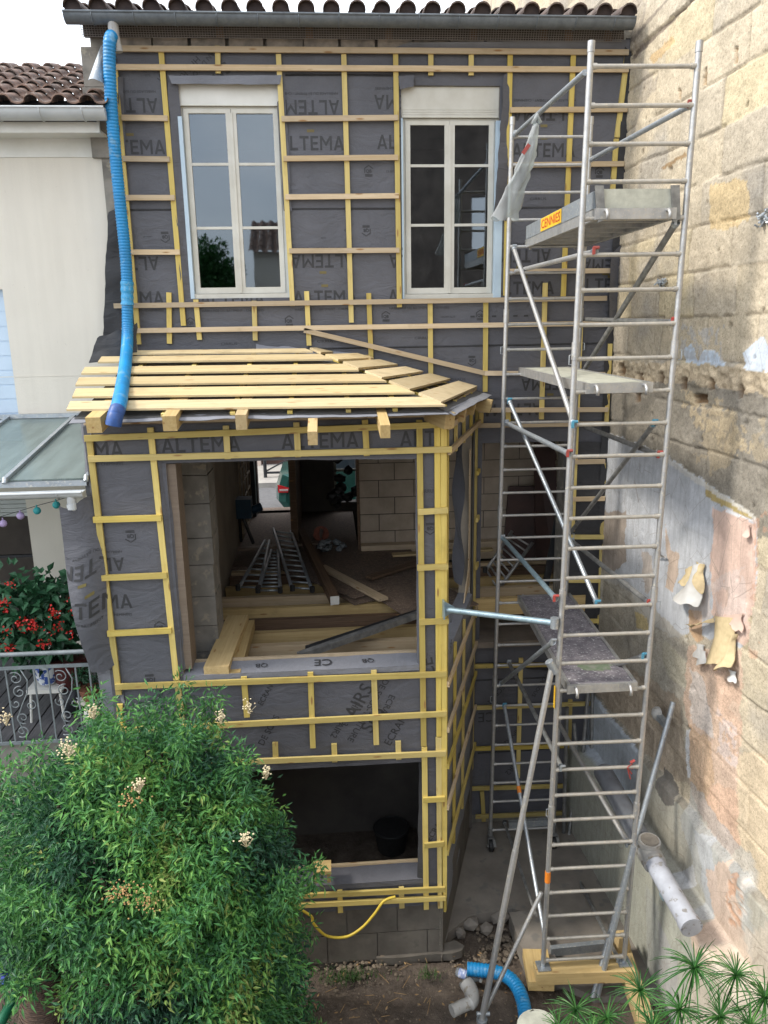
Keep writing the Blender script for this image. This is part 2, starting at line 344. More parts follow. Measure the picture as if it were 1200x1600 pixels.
# ------------------------------------------------------------------ text
_tc={}
def text2d(s,off=.018):
    k=(s,off)
    if k in _tc: return _tc[k]
    c=bpy.data.curves.new('t','FONT'); c.body=s; c.size=1; c.offset=off; c.resolution_u=4; c.align_x='CENTER'
    o=bpy.data.objects.new('t',c); COL.objects.link(o); dg=bpy.context.evaluated_depsgraph_get()
    me=bpy.data.meshes.new_from_object(o.evaluated_get(dg)); v=np.array([x.co[:2] for x in me.vertices]); f=[tuple(p.vertices) for p in me.polygons]
    bpy.data.objects.remove(o); bpy.data.curves.remove(c); bpy.data.meshes.remove(me)
    v[:,1]-=(v[:,1].min()+v[:,1].max())/2; v[:,0]-=(v[:,0].min()+v[:,0].max())/2
    _tc[k]=(v,f,v[:,0].max()-v[:,0].min(),v[:,1].max()-v[:,1].min()); return _tc[k]
CLIP=None
def clip2(P,f,to2,cl):
    import bmesh
    bm=bmesh.new(); q=to2(P); vs=[bm.verts.new((a,0,b)) for a,b in q]
    for t in f:
        try: bm.faces.new([vs[i] for i in t])
        except ValueError: pass
    holes,(x0,x1,z0,z1)=cl
    for v,ax in [(h[k],k//2) for h in holes for k in range(4)]+[(x0,0),(x1,0),(z0,1),(z1,1)]:
        co=(v,0,0) if ax==0 else (0,0,v); no=(1,0,0) if ax==0 else (0,0,1)
        bmesh.ops.bisect_plane(bm,geom=bm.verts[:]+bm.edges[:]+bm.faces[:],dist=1e-6,plane_co=co,plane_no=no)
    kill=[]
    for F_ in bm.faces:
        c=F_.calc_center_median()
        if not(x0<c.x<x1 and z0<c.z<z1) or any(h[0]<c.x<h[1] and h[2]<c.z<h[3] for h in holes): kill.append(F_)
    bmesh.ops.delete(bm,geom=kill,context='FACES'); bm.verts.index_update()
    v=np.array([(a.co.x,a.co.z) for a in bm.verts]).reshape(-1,2); ff=[tuple(a.index for a in F_.verts) for F_ in bm.faces]; bm.free(); return v,ff
def put(mb,s,c,ex,ez,h,rot=0,w=None,off=.018,m=1,lift=lambda p:p):
    # text s centred on c in the plane spanned by ex, ez; cap height h, optional width w, rot degrees
    v,f,W,H=text2d(s,off); sy=h/H; sx=(w/W) if w else sy
    x=v[:,0]*sx; y=v[:,1]*sy; t=rad(rot); X=x*math.cos(t)-y*math.sin(t); Y=x*math.sin(t)+y*math.cos(t)
    P=np.array(c)+np.outer(X,ex)+np.outer(Y,ez)
    if CLIP is not None and lift is not None:
        v2,f=clip2(P,f,CLIP[0],CLIP[1])
        if not len(f): return mb
        P=CLIP[2](v2)
    mb.add(lift(P),f,m)
    return mb
_G={'A':(.8,[[(0,0),(.17,0),(.40,.76),(.40,1),(.32,1)],[(.8,0),(.48,1),(.40,1),(.40,.76),(.63,0)],[(.2305,.2),(.5695,.2),(.524,.35),(.276,.35)]]),
'L':(.6,[[(0,0),(.6,0),(.6,.17),(0,.17)],[(0,.17),(.17,.17),(.17,1),(0,1)]]),'T':(.71,[[(.27,0),(.44,0),(.44,.83),(.27,.83)],[(0,.83),(.71,.83),(.71,1),(0,1)]]),
'E':(.6,[[(0,0),(.17,0),(.17,1),(0,1)],[(.17,0),(.6,0),(.6,.16),(.17,.16)],[(.17,.42),(.55,.42),(.55,.58),(.17,.58)],[(.17,.84),(.6,.84),(.6,1),(.17,1)]]),
'M':(.92,[[(0,0),(.16,0),(.16,1),(0,1)],[(.76,0),(.92,0),(.92,1),(.76,1)],[(.16,1),(.16,.72),(.46,.27),(.46,.55)],[(.76,1),(.46,.55),(.46,.27),(.76,.72)]])}
def _word(s):
    x=0;v=[];f=[]
    for ch in s:
        w_,ps=_G[ch]
        for p in ps: f.append(tuple(range(len(v),len(v)+len(p)))); v+=[(a+x,b) for a,b in p]
        x+=w_+.14
    v=np.array(v,float); v[:,0]-=(x-.14)/2; v[:,1]-=.5; return v,f,x-.14,1.
def altema(mb,c,ex,ez,w,rot=0,sub=True,lift=lambda p:p):
    h=w*.2
    _tc[('@ALTEMA',0)]=_word('ALTEMA'); put(mb,'@ALTEMA',c,ex,ez,h,rot,w,0,1,lift)
    t=rad(rot); dn=np.array(ez)*math.cos(t)-np.array(ex)*math.sin(t)
    if sub: put(mb,'HABILLAGE DU BÂTIMENT - CHEMINÉES',np.array(c)-dn*h*.92,ex,ez,h*.22,rot,w*.97,.0,1,lift)
    q=np.array(c)+dn*h*.86; e=np.array(ex)
    if CLIP is not None:
        a_=CLIP[0](np.array([q]))[0]; hs_,bb=CLIP[1]
        if not(bb[0]<a_[0]<bb[1] and bb[2]<a_[1]<bb[3]) or any(h_[0]<a_[0]<h_[1] and h_[2]<a_[1]<h_[3] for h_ in hs_): return
    mb.add(lift(np.array([q-e*w*.055-dn*h*.1,q+e*w*.055-dn*h*.1,q+e*w*.055+dn*h*.1,q-e*w*.055+dn*h*.1])),[(0,1,2,3)],2)
def qb(mb,c,ex,ez,w,rot=0,lift=lambda p:p):
    put(mb,'QB',c,ex,ez,w*.5,rot,w*.8,.03,1,lift)
    t=rad(rot); a=np.array(ex)*math.cos(t)+np.array(ez)*math.sin(t); b=np.array(ez)*math.cos(t)-np.array(ex)*math.sin(t); c=np.array(c)
    s=w*.06
    for p,q in (((-.6,.35),(0,.75)),((0,.75),(.6,.35)),((-.55,.35),(-.55,-.2)),((-.5,-.42),(.5,-.42)),((-.5,-.58),(.5,-.58))):
        P=c+a*p[0]*w+b*p[1]*w; Q=c+a*q[0]*w+b*q[1]*w; nn=unit(Q-P); k=a*np.dot(nn,b)-b*np.dot(nn,a)
        mb.add(lift(np.array([P-k*s,Q-k*s,Q+k*s,P+k*s])),[(0,1,2,3)],1)
EX,EZ=V(1,0,0),V(0,0,1)
# ------------------------------------------------------------------ helpers for walls
def cells(x0,x1,z0,z1,holes):
    xs=sorted({x0,x1,*[min(max(h[0],x0),x1) for h in holes],*[min(max(h[1],x0),x1) for h in holes]})
    zs=sorted({z0,z1,*[min(max(h[2],z0),z1) for h in holes],*[min(max(h[3],z0),z1) for h in holes]})
    out=[]
    for a,b in zip(xs,xs[1:]):
        run=None
        for c,d in zip(zs,zs[1:]):
            mx,mz=(a+b)/2,(c+d)/2
            hole=any(h[0]<mx<h[1] and h[2]<mz<h[3] for h in holes)
            if not hole: run=(run[0],d) if run else (c,d)
            if hole and run: out.append((a,b,*run)); run=None
        if run: out.append((a,b,*run))
    return out
def wallbox(mb,x0,x1,z0,z1,y0,y1,holes,m=0):
    for a,b,c,d in cells(x0,x1,z0,z1,holes): mb.box((a,y0,c),(b,y1,d),m)
def lines(a,b,step,extra):
    n=max(1,int((b-a)/step)); s=set(np.round(np.linspace(a,b,n+1),5).tolist())|{round(e,5) for e in extra if a<e<b}
    return np.array(sorted(s))
def wrinkle(x,z,amp=.010):
    return amp*((fbm(x*1.3+5,z*1.1+z*x*.05,3)-.5)*1.6+(fbm(x*4.5+z*2.2,z*3.1-x*1.5,3)-.5)*.8)
def sheet(mb,p0,e,x0,x1,z0,z1,holes,nrm,step=.045,amp=.010,m=0):
    xs=lines(x0,x1,step,[v for h in holes for v in h[:2]]); zs=lines(z0,z1,step,[v for h in holes for v in h[2:]])
    X,Z=np.meshgrid(xs,zs,indexing='ij'); P=p0+X[...,None]*V(*e)+Z[...,None]*EZ+(wrinkle(X,Z,amp))[...,None]*V(*nrm)
    cx=(xs[1:]+xs[:-1])/2;cz=(zs[1:]+zs[:-1])/2; CX,CZ=np.meshgrid(cx,cz,indexing='ij'); ok=np.ones(CX.shape,bool)
    for h in holes: ok&=~((CX>h[0])&(CX<h[1])&(CZ>h[2])&(CZ<h[3]))
    mb.grid(P,m,mask=ok)
BW,BT=.050,.026
def batten_y(mb_parent,a,b,Y,layer,mt,w=BW,t=BT,name='batten'):
    Yp=Y-.012-t/2-t*layer; p0=aY(*a,Yp);p1=aY(*b,Yp)
    mb=MB().beam(p0,p1,w,t,(0,1,0)); return mb.build(name,M[mt],mb_parent)
# ================================================================== MAIN HOUSE
house=thing('town_house',(0.6,FY+.3,GZ),'two storey house under renovation, facade wrapped in grey printed membrane with battens','house')
def R2(a,b,Y=FY): p=aY(*a,Y);q=aY(*b,Y); return p,q
W1=(aY(287,300,FY)[0]-.0,aY(446,300,FY)[0],aY(365,466,FY)[2],aY(360,130,FY)[2])
W2=(aY(628,300,FY)[0],aY(778,300,FY)[0],aY(700,466,FY)[2],aY(700,134,FY)[2])
BAYH=(-1.93,1.60,-6.1,-.95); RO=(1.70,2.66,-3.78,-1.33)
LH=(1.7,2.6,-6.1,-4.2)
holes=[W1,W2,BAYH,RO]
mb=MB(); wallbox(mb,-2.16,3.10,GZ,2.70,FY+.01,FY+.30,holes,0); mb.build('wall',M['oldw'],house)
# weathered quoin stones at the top left, above the neighbour's roof
mb=MB()
for i,(z0,z1,x0) in enumerate([(1.62,1.95,-2.24),(1.955,2.25,-2.27),(2.255,2.60,-2.25)]): mb.box((x0,FY-.02,z0),(-1.93,FY+.3,z1),0)
mb.build('quoin',M['oldw'],house)
mb=MB()
for i,x in enumerate(np.arange(-1.92,2.0,.36)): mb.box((x,FY-.035,2.585),(x+.35-random.random()*.03,FY+.005,2.675+.01*(i%2)),0)
mb.build('cornice',simple('pale_cornice_stone',(.36,.31,.26),(.20,.18,.16),9,.9,bs=.6),house)
# membrane with its print
mb=MB(); sheet(mb,V(0,FY-.006,0),(1,0,0),-1.97,3.09,-6.05,2.62,holes,(0,-1,0),.045,.012)
def wl(p):
    p=np.array(p); p[:,1]=FY-.009-wrinkle(p[:,0],p[:,2],.012); return p
def FA(x,y): return aY(x,y,FY)
CLIP=(lambda P:P[:,[0,2]],(holes,(-1.97,3.09,-6.0,2.60)),lambda v:np.stack([v[:,0],np.full(len(v),FY),v[:,1]],1))
ww=FA(528,170)[0]-FA(424,170)[0]
for x,y,r in [(193,165,180),(330,165,180),(478,168,180),(636,160,180),(850,178,180),(1005,178,180),
              (205,230,0),(345,228,0),(486,224,0),(640,222,0),(849,235,0),(1000,240,0),
              (197,412,180),(504,408,180),(657,408,180),(812,400,180),(955,415,180),(205,466,0),(363,466,0),(508,464,0),(655,462,0),(818,450,0),(945,445,0),(860,600,180),(800,640,180)]:
    if x>960: continue
    altema(mb,FA(x,y),EX,EZ,ww,r,True,wl)
for x,y,r in [(258,370,180),(576,268,0),(572,360,180),(452,502,0),(603,495,0),(750,493,0),(737,563,180),(253,118,180),(298,505,0),(936,270,0)]:
    qb(mb,FA(x,y),EX,EZ,.075,r,wl)
for x,y in [(508,533),(660,528),(840,311),(715,593),(358,537)]: put(mb,'CIRRUS',FA(x,y),EX,EZ,.026,0,.17,.0,1,wl)
for x,y,s in [(230,370,'- par mètre -'),(515,225,''),(610,268,'CE 0072'),(700,495,'- UN MM ALTE -'),(780,494,'- - - - - -'),(545,360,'8501 - - -'),(505,372,'9070'),(228,118,'- - 0272')]:
    if s: put(mb,s,FA(x,y),EX,EZ,.018,0,None,.0,1,wl)
put(mb,'ECRAN DE SOUS-TOITURE',FA(305,116),EX,EZ,.045,225,None,.0,1,wl); put(mb,'HPV R2',FA(296,108),EX,EZ,.06,225,None,.005,1,wl)
put(mb,'sno',FA(340,122),EX,EZ,.11,225,None,.01,1,wl)
# lower print behind the scaffold
for x,y,s,r,h in [(760,1120,'CE',180,.13),(775,1085,'ECRAN',230,.06),(800,1150,'HPV R2',230,.06),(850,1060,'ECRAN DE SOUS',240,.05),(800,1200,'AIR2',230,.07),(870,1200,'CE',0,.12)]:
    put(mb,s,FA(x,y),EX,EZ,h,r,None,.005,1,wl)
mb.build('membrane',[M['mem'],M['ink'],M['inky']],house,smooth=True); CLIP=None
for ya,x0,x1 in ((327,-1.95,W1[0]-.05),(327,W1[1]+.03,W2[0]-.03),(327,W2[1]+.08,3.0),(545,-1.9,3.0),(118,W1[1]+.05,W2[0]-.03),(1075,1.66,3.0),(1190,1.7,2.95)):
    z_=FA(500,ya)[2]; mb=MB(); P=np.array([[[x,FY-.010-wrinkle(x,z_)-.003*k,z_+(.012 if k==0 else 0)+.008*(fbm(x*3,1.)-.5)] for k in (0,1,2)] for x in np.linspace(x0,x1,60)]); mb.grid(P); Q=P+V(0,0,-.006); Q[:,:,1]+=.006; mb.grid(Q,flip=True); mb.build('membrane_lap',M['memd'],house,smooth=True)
# loose membrane pieces: flap at the top right, torn left edge, pieces round the windows, folds at right
def flap(name,pts,Yf,mt,parent,amp=.03,nu=14,nv=14,smooth=True,text=None):
    # pts: 4 corner pixels (tl,tr,br,bl); Yf: depth at each corner
    c=[aY(*p,y) for p,y in zip(pts,Yf)]
    u=np.linspace(0,1,nu)[:,None,None]; v=np.linspace(0,1,nv)[None,:,None]
    P=(c[0]*(1-u)+c[1]*u)*(1-v)+(c[3]*(1-u)+c[2]*u)*v
    w=(fbm(P[...,0]*6+9,P[...,2]*6,3)-.5)*amp*2
    P=P.copy(); P[...,1]+=w; n2=(fbm(P[...,2]*9+3,P[...,1]*9+P[...,0]*7,3)-.5)*amp*1.3
    edge=np.abs(u[...,0]-.5)*2; P[...,0]+=n2*edge; P[...,2]+=n2[::-1]*(np.abs(v[...,0]-.5)*2)
    mb=MB(); mb.grid(P,0); Q=P.copy(); Q[...,1]+=.003; mb.grid(Q,0,flip=True)
    return mb.build(name,M[mt],parent,smooth=smooth)
flap('membrane_flap',[(640,66),(985,62),(985,80),(600,80)],[8.33,8.33,8.37,8.37],'meml',house,.015)
flap('membrane_flap',[(262,118),(440,118),(437,132),(268,131)],[8.35,8.35,8.34,8.34],'meml',house,.012)
flap('membrane_flap',[(622,118),(648,118),(646,136),(624,140)],[8.35]*4,'mem',house,.012)
flap('membrane_flap',[(262,128),(279,135),(303,470),(284,480)],[8.37,8.40,8.41,8.37],'mem',house,.02,6,30)
flap('membrane_flap',[(445,140),(433,160),(443,330),(456,330)],[8.37,8.38,8.38,8.37],'mem',house,.012,6,20)
flap('membrane_flap',[(788,118),(797,110),(792,345),(772,335)],[8.34,8.37,8.36,8.30],'mem',house,.02,8,30)
flap('membrane_flap',[(168,330),(200,320),(206,545),(160,545)],[8.36,8.38,8.37,8.30],'memd',house,.03,8,26)
flap('membrane_flap',[(184,120),(192,120),(206,480),(196,480)],[8.36,8.38,8.38,8.36],'mem',house,.02,6,30)
flap('membrane_flap',[(150,528),(215,505),(215,560),(138,566)],[8.05,8.33,8.1,7.9],'memd',house,.03)
flap('membrane_flap',[(955,395),(975,380),(962,500),(950,500)],[8.3,8.37,8.35,8.3],'mem',house,.03,8,20)
flap('membrane_flap',[(978,60),(990,60),(958,560),(946,560)],[8.36,8.37,8.37,8.36],'memd',house,.02,5,40)
flap('membrane_flap',[(944,560),(957,560),(938,985),(930,985)],[8.36,8.37,8.37,8.36],'memd',house,.02,5,40)
flap('membrane_flap',[(780,1003),(950,1003),(930,1050),(742,1040)],[8.7,8.7,8.34,8.34],'memd',house,.05,20,12)
flap('membrane_flap',[(880,690),(952,690),(950,1010),(885,1010)],[8.375,8.37,8.37,8.375],'memd',house,.012,10,30)
for a,b in [((180,110),(217,538)),((252,82),(287,509)),((340,72),(341,115)),((435,85),(457,478)),((537,85),(549,504)),((618,85),(624,480)),((673,85),(673,118)),((736,85),(736,118)),
            ((797,85),(790,462)),((896,78),(880,463)),((980,85),(964,215)),((963,217),(957,300)),((264,457),(265,537)),((306,468),(312,531)),((397,470),(399,532)),((479,455),(483,540)),((576,458),(580,566)),
            ((672,468),(673,590)),((759,472),(758,612)),((852,442),(846,655)),((907,508),(894,830)),((953,537),(947,660)),((943,723),(936,975)),((752,640),(751,668)),((794,640),(794,662))]:
    batten_y(house,a,b,FY,0,'yel')
for a,b,mt in [((180,76),(982,82),'pale'),((180,105),(982,109),'pale'),((190,184),(262,185),'pale'),((440,186),(622,184),'pale'),((797,172),(980,171),'pale'),
            ((192,248),(265,249),'pale'),((443,248),(622,246),'pale'),((795,258),(975,256),'pale'),((196,309),(273,309),'pale'),((446,308),(623,306),'pale'),
            ((203,394),(281,394),'pale'),((452,392),(624,391),'pale'),((790,424),(957,423),'pale'),((178,478),(948,466),'pale'),((190,517),(948,505),'pale'),
            ((475,516),(757,583),'pale'),((757,583),(945,585),'pale'),((745,641),(950,640),'pale'),((745,665),(945,662),'pale'),
            ((893,722),(945,721),'pale'),((893,780),(945,779),'pale'),((890,839),(945,839),'yel'),((888,907),(938,907),'yel'),((886,972),(935,970),'yel')]:
    batten_y(house,a,b,FY,1,mt)
for a,b in [((737,1020),(733,1236)),((814,1028),(809,1215)),((891,1093),(887,1235)),((926,1085),(924,1165)),((753,1236),(756,1283))]: batten_y(house,a,b,FY,0,'yel')
for a,b in [((740,1041),(915,1037)),((738,1106),(928,1099)),((737,1170),(926,1164)),((736,1232),(912,1227)),((743,1276),(908,1269))]: batten_y(house,a,b,FY,1,'yel')
# gutter, brackets, tiles, mesh
def gutter(parent,x0,x1,y,z,r,mt,name='gutter',br=14,brm=None):
    an=np.linspace(math.pi,2*math.pi,11); mb=MB()
    for k,rr in ((0,r),(1,r-.006)):
        P=np.array([[[x,y+rr*math.cos(a),z+rr*math.sin(a)] for a in an] for x in np.linspace(x0,x1,20)]); mb.grid(P,0,flip=bool(k))
    mb.tube([(x0,y-r,z),(x1,y-r,z)],.011,8); mb.prism([(x0,y+r*math.cos(a),z+r*math.sin(a)) for a in an],(.004,0,0)); mb.prism([(x1,y+r*math.cos(a),z+r*math.sin(a)) for a in an],(.004,0,0))
    g=mb.build(name,M[mt],parent,smooth=True,auto=40)
    for x in np.linspace(x0+.25,x1-.2,br):
        q=MB(); q.tube([(x,y+(r+.004)*math.cos(a),z+(r+.004)*math.sin(a)) for a in an[:9]],.0055,6); q.build('bracket',M[brm or mt],g,smooth=True)
    return g
gutter(house,-2.27,3.03,8.06,2.765,.082,'zinc')
gp=aY(178,45,8.08)
def tiles(x0,x1,y0,z0,length,slope,pitch,rows,r=.07,plug=False):
    mb=MB(); n=int(round((x1-x0)/pitch)); ca,sa=math.cos(slope),math.sin(slope); rl=length/rows
    for j in range(rows):
        for i in range(n):
            cx=x0+(i+.5)*pitch+random.uniform(-.006,.006); o=random.uniform(-.012,.012); rv=random.random()
            for half,(cc,rr,up) in enumerate(((cx,r,1),(cx+pitch/2,r*.92,-1))):
                an=np.linspace(0,math.pi,9); P=[]
                for t,k in ((0,1.),(1,.86)):
                    s=j*rl-.04+o+t*(rl+.06); lift=(1-t)*.035+(0 if up>0 else -.0)
                    ring=[]
                    for a in an:
                        h=rr*k*math.sin(a)*up*(.95 if up>0 else .6)+lift+(.015 if up>0 else .045)
                        ring.append((cc+rr*k*math.cos(a),y0+s*ca-h*sa,z0+s*sa+h*ca))
                    P.append(ring)
                if plug and up<0: continue
                P=np.array(P); mb.grid(P,0,rv=rv,flip=up<0)
                if plug and j==0 and up>0: pr_=[tuple(q+V(0,.05,-.008)) for q in P[0]]; mb.prism(pr_+[tuple(V(*pr_[-1])-EZ*.06),tuple(V(*pr_[0])-EZ*.06)],(0,.02,0),1)
                if j==0 or True:
                    Q=P.copy(); Q[...,2]-=.014; mb.grid(Q,0,rv=rv,flip=up>0); mb.grid(np.array([P[0],Q[0]]),0,rv=rv)
    return mb
mb=tiles(-2.30,3.02,8.02,2.765,3.0,rad(13),.2335,7,.078,True)
mb.beam((.37,8.1,2.745),(.37,13.0,2.745+4.9*math.tan(rad(15))),5.3,.04,(0,0,1)); mb.build('roof',[M['terrad'],M['tshade']],house,smooth=True,auto=35)
mb=MB()
for x in np.arange(-2.2,3.02,.025): mb.beam((x,8.30,2.66),(x,8.24,2.80),.0045,.0045)
for t in np.linspace(0,1,9): mb.beam((-2.2,8.30-.06*t,2.66+.14*t),(3.02,8.30-.06*t,2.66+.14*t),.0045,.0045)
mb.build('eaves_mesh',M['mesh'],house)
mb=MB(); mb.box((-2.2,8.34,2.68),(3.05,8.40,2.80)); mb.box((-2.2,8.16,2.795),(3.05,8.4,2.815)); mb.build('eaves_board_and_shade',simple('eaves_dark',(.10,.085,.075),(.05,.045,.04),6,.8),house)
for x in (-.95,-.1,.67,1.5,2.2,2.45,2.85): mb=MB(); mb.box((x,8.31,2.67),(x+.07,8.339,2.79)); mb.build('rafter_end',M['brown'],house)
mb=MB(); mb.tube([(gp[0],8.06,2.70),(gp[0],8.06,2.60),(gp[0]+.02,8.07,2.46)],.048,16); mb.build('gutter_outlet',M['pvc'],house,smooth=True,auto=40)
# bent lead flashing against the neighbour's roof
mb=MB(); c=[aY(158,70,8.2),aY(172,90,8.2),aY(170,135,8.05),aY(138,125,8.0)]
P=[]
for t in np.linspace(0,1,10):
    a=c[0]*(1-t)+c[3]*t; b=c[1]*(1-t)+c[2]*t; row=[]
    for s in np.linspace(0,1,7):
        q=a*(1-s)+b*s; q=q+V(0,-.10*math.sin(s*math.pi)*(.3+t),0); row.append(q)
    P.append(row)
mb.grid(np.array(P)); mb.grid(np.array(P)+V(0,.004,0),flip=True); mb.build('flashing',M['galv'],house,smooth=True)
# windows
def window(Wd,top,my,first):
    x0,x1,z0,z1=Wd; yw=FY+.055
    zt=aY((628+287)/2 if False else 400,top,FY)[2]
    mb=MB(); fw=.042
    mb.box((x0,yw,z0),(x0+fw,yw+.06,zt)); mb.box((x1-fw,yw,z0),(x1,yw+.06,zt)); mb.box((x0+fw,yw,zt-fw*.4),(x1-fw,yw+.06,zt)); mb.box((x0-.03,yw-.05,z0-.005),(x1+.03,yw+.06,z0+.045))
    w=mb.build('window',M['offw'],house); tag(w,'casement window with pale frame and roller shutter box')
    xm=(x0+x1)/2; s=.050
    zm=[aY(400,m,FY)[2] for m in my]
    for a,b in ((x0+fw+.002,xm-.002),(xm+.002,x1-fw-.002)):
        q=MB(); za,zb=z0+.05,zt-fw*.4-.003; y=yw-.012
        q.box((a,y,za),(a+s,y+.045,zb)); q.box((b-s,y,za),(b,y+.045,zb)); q.box((a+s,y,zb-s*.8),(b-s,y+.045,zb)); q.box((a+s,y,za),(b-s,y+.045,za+s*1.2))
        for z in zm: q.box((a+s,y+.006,z-.013),(b-s,y+.04,z+.013))
        # inner bead
        zz=[za+s*1.2]+sorted(zm)+[zb-s*.8]
        q.build('casement',M['offw'],w)
        q=MB()
        for c,d in zip(zz,zz[1:]): q.box((a+s-.004,y+.018,c+.0),(b-s+.004,y+.024,d))
        q.build('pane',M['pane'],w)
    q=MB(); q.box((xm-.016,yw-.022,z0+.055),(xm+.016,yw-.0125,zt-.06)); q.build('cover_strip',M['offw'],w)
    q=MB(); q.box((x0+.002,FY+.025,zt+.003),(x1-.002,FY+.20,z1-.002)); q.box((x0+.005,FY+.018,zt+.004),(x1-.005,FY+.0245,zt+.028))
    if not first:
        for k in range(3): q.box((x0+.01,FY+.021,zt+.032+k*.022),(x1-.01,FY+.0245,zt+.048+k*.022))
    q.build('shutter_box',M['offw'] if not first else M['white'],w)
    q=MB(); q.box((x0+.003,yw+.062,z0),(x1-.003,yw+.5,z0+.004)); 
    return w
window(W1,165,(255,355),True); window(W2,183,(258,353),False)
for x0,x1,z0,z1 in ((W1[0]-.004,W1[0]+.035,W1[2],W1[3]-.3),(W2[1]-.03,W2[1]+.05,W2[2]-.02,W2[3]-.32),(W2[0]-.004,W2[0]+.015,W2[2],W2[3]-.3),(W1[1]-.012,W1[1]+.004,W1[2],W1[3]-.3)): mb=MB(); mb.box((x0,FY-.012,z0),(x1,FY+.05,z1)); mb.build('window_reveal',M['bluetape'],house)
# rooms behind: upper rooms, ground floor through to the street
mb=MB()
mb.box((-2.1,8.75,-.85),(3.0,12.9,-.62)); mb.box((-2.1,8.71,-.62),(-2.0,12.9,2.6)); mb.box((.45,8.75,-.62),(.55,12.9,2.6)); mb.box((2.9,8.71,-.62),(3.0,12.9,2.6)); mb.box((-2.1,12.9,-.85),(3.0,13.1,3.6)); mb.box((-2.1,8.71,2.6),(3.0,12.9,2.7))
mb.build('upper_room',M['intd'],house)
mb=MB(); DX0,DX1,DZ=-1.40,-.66,-3.15
mb.box((-1.52,8.71,-3.4),(-1.36,12.9,-.86)); mb.build('hall_wall',M['plaster'],house)
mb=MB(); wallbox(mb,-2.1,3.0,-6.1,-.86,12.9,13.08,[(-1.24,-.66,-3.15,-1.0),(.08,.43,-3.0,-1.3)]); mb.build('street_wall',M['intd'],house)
# block partition with mortar, right of the dark room
def blockwall(parent,x0,x1,z0,z1,y,bw=.5,bh=.245,name='block_partition',mt='stoneb'):
    mb=MB(); mb.box((x0,y+.012,z0),(x1,y+.2,z1),1); j=0; z=z0
    while z<z1-.02:
        x=x0-(j%2)*bw*.45
        while x<x1:
            a,b=max(x,x0),min(x+bw-.012,x1)
            if b-a>.04: mb.box((a,y+random.uniform(-.003,.003),z),(b,y+.05,min(z+bh-.012,z1)))
            x+=bw
        z+=bh;j+=1
    return mb.build(name,[M[mt],M['mortar']],parent)
blockwall(house,.40,3.0,-3.13,-.86,10.55)
mb=MB(); mb.box((-.60,10.9,-3.15),(-.50,12.9,-.86)); mb.box((.36,10.5,-3.15),(.395,10.62,-.86)); mb.build('door_jamb',M['brown'],house)
mb=MB()   # gridded glazed door standing open along the hall
for k in range(9): mb.box((-1.345,11.2,-3.1+k*.25),(-1.325,12.6,-3.07+k*.25))
for y in (11.2,11.65,12.1,12.57): mb.box((-1.35,y,-3.12),(-1.322,y+.03,-.95))
mb.build('open_lattice_door',simple('lattice_paint',(.34,.28,.2),(.25,.2,.15),9,.7),house)
mb=MB(); mb.box((-1.345,12.65,-3.14),(-1.26,12.88,-.9)); mb.build('entrance_door',M['darkm'],house); mb=MB(); mb.box((.06,12.84,-2.45),(.45,12.88,-2.41)); mb.box((.06,12.84,-3.0),(.10,12.88,-1.3)); mb.build('rear_window_frame',M['planter'],house)
mb=MB(); mb.box((-1.36,9.9,-3.19),(.36,13.3,-3.15)); mb.build('hall_floor',M['osb'],house)
# open joists, each one a part
for k,y in enumerate([6.95,7.28,7.62,7.98,8.35,8.72,9.1,9.5]):
    mb=MB(); mb.box((-1.04 if y<7.5 else -1.34,y,-3.36),(.965+.33*(y-6.4)-.17 if y<8.3 else 2.95,y+.075,-3.16)); mb.build('floor_joist',[M['yel2'],M['pale'],M['yel2'],M['brown']][k%4],house)
mb=MB(); mb.box((-1.34,9.7,-3.45),(2.95,9.8,-3.16)); mb.box((.40,10.35,-3.3),(2.95,10.5,-3.05)); mb.build('floor_joist',M['pale'],house)
mb=MB(); mb.box((-1.9,6.62,-3.75),(.86,8.3,-3.68)); mb.box((.861,7.3,-3.745),(1.05,8.3,-3.685)); mb.box((-2.0,8.3,-3.75),(2.95,12.9,-3.68)); mb.build('sub_floor',simple('grey_sub_floor',(.24,.20,.16),(.15,.12,.10),3,.9),house)
# inner pier of old blocks inside the big opening
mb=MB(); zz=-6.1
while zz<-.95:
    h=random.uniform(.26,.34); mb.box((-1.95,7.02,zz),(-1.13+random.uniform(-.006,.006),7.42,min(zz+h-.008,-.95))); zz+=h
mb.build('block_pier',M['block'],house)
for (x,y,w,l,a,z) in [(.35,9.2,1.1,1.5,.5,-3.135),(.95,8.5,.9,1.3,.42,-3.118),(-.15,9.3,.5,1.9,.65,-3.10),(.75,9.8,.8,1.2,.1,-3.128)]:
    mb=MB(); mb.beam((x-l/2*math.sin(-a),y-l/2*math.cos(a),z),(x+l/2*math.sin(-a),y+l/2*math.cos(a),z),w,.012,(0,0,1)); s=mb.build('floor_sheet',M['osb'])
    tag(s,None,'board','chipboard sheets on the joists')
SH=[o for o in COL.objects if o.name.startswith('floor_sheet')]
for o,l in zip(SH,['long chipboard sheet on the joists in the middle of the open ground floor','chipboard sheet nearest the window sill, at the right of the open floor','narrow chipboard strip running towards the street door','chipboard sheet lying in front of the block partition']): o['label']=l
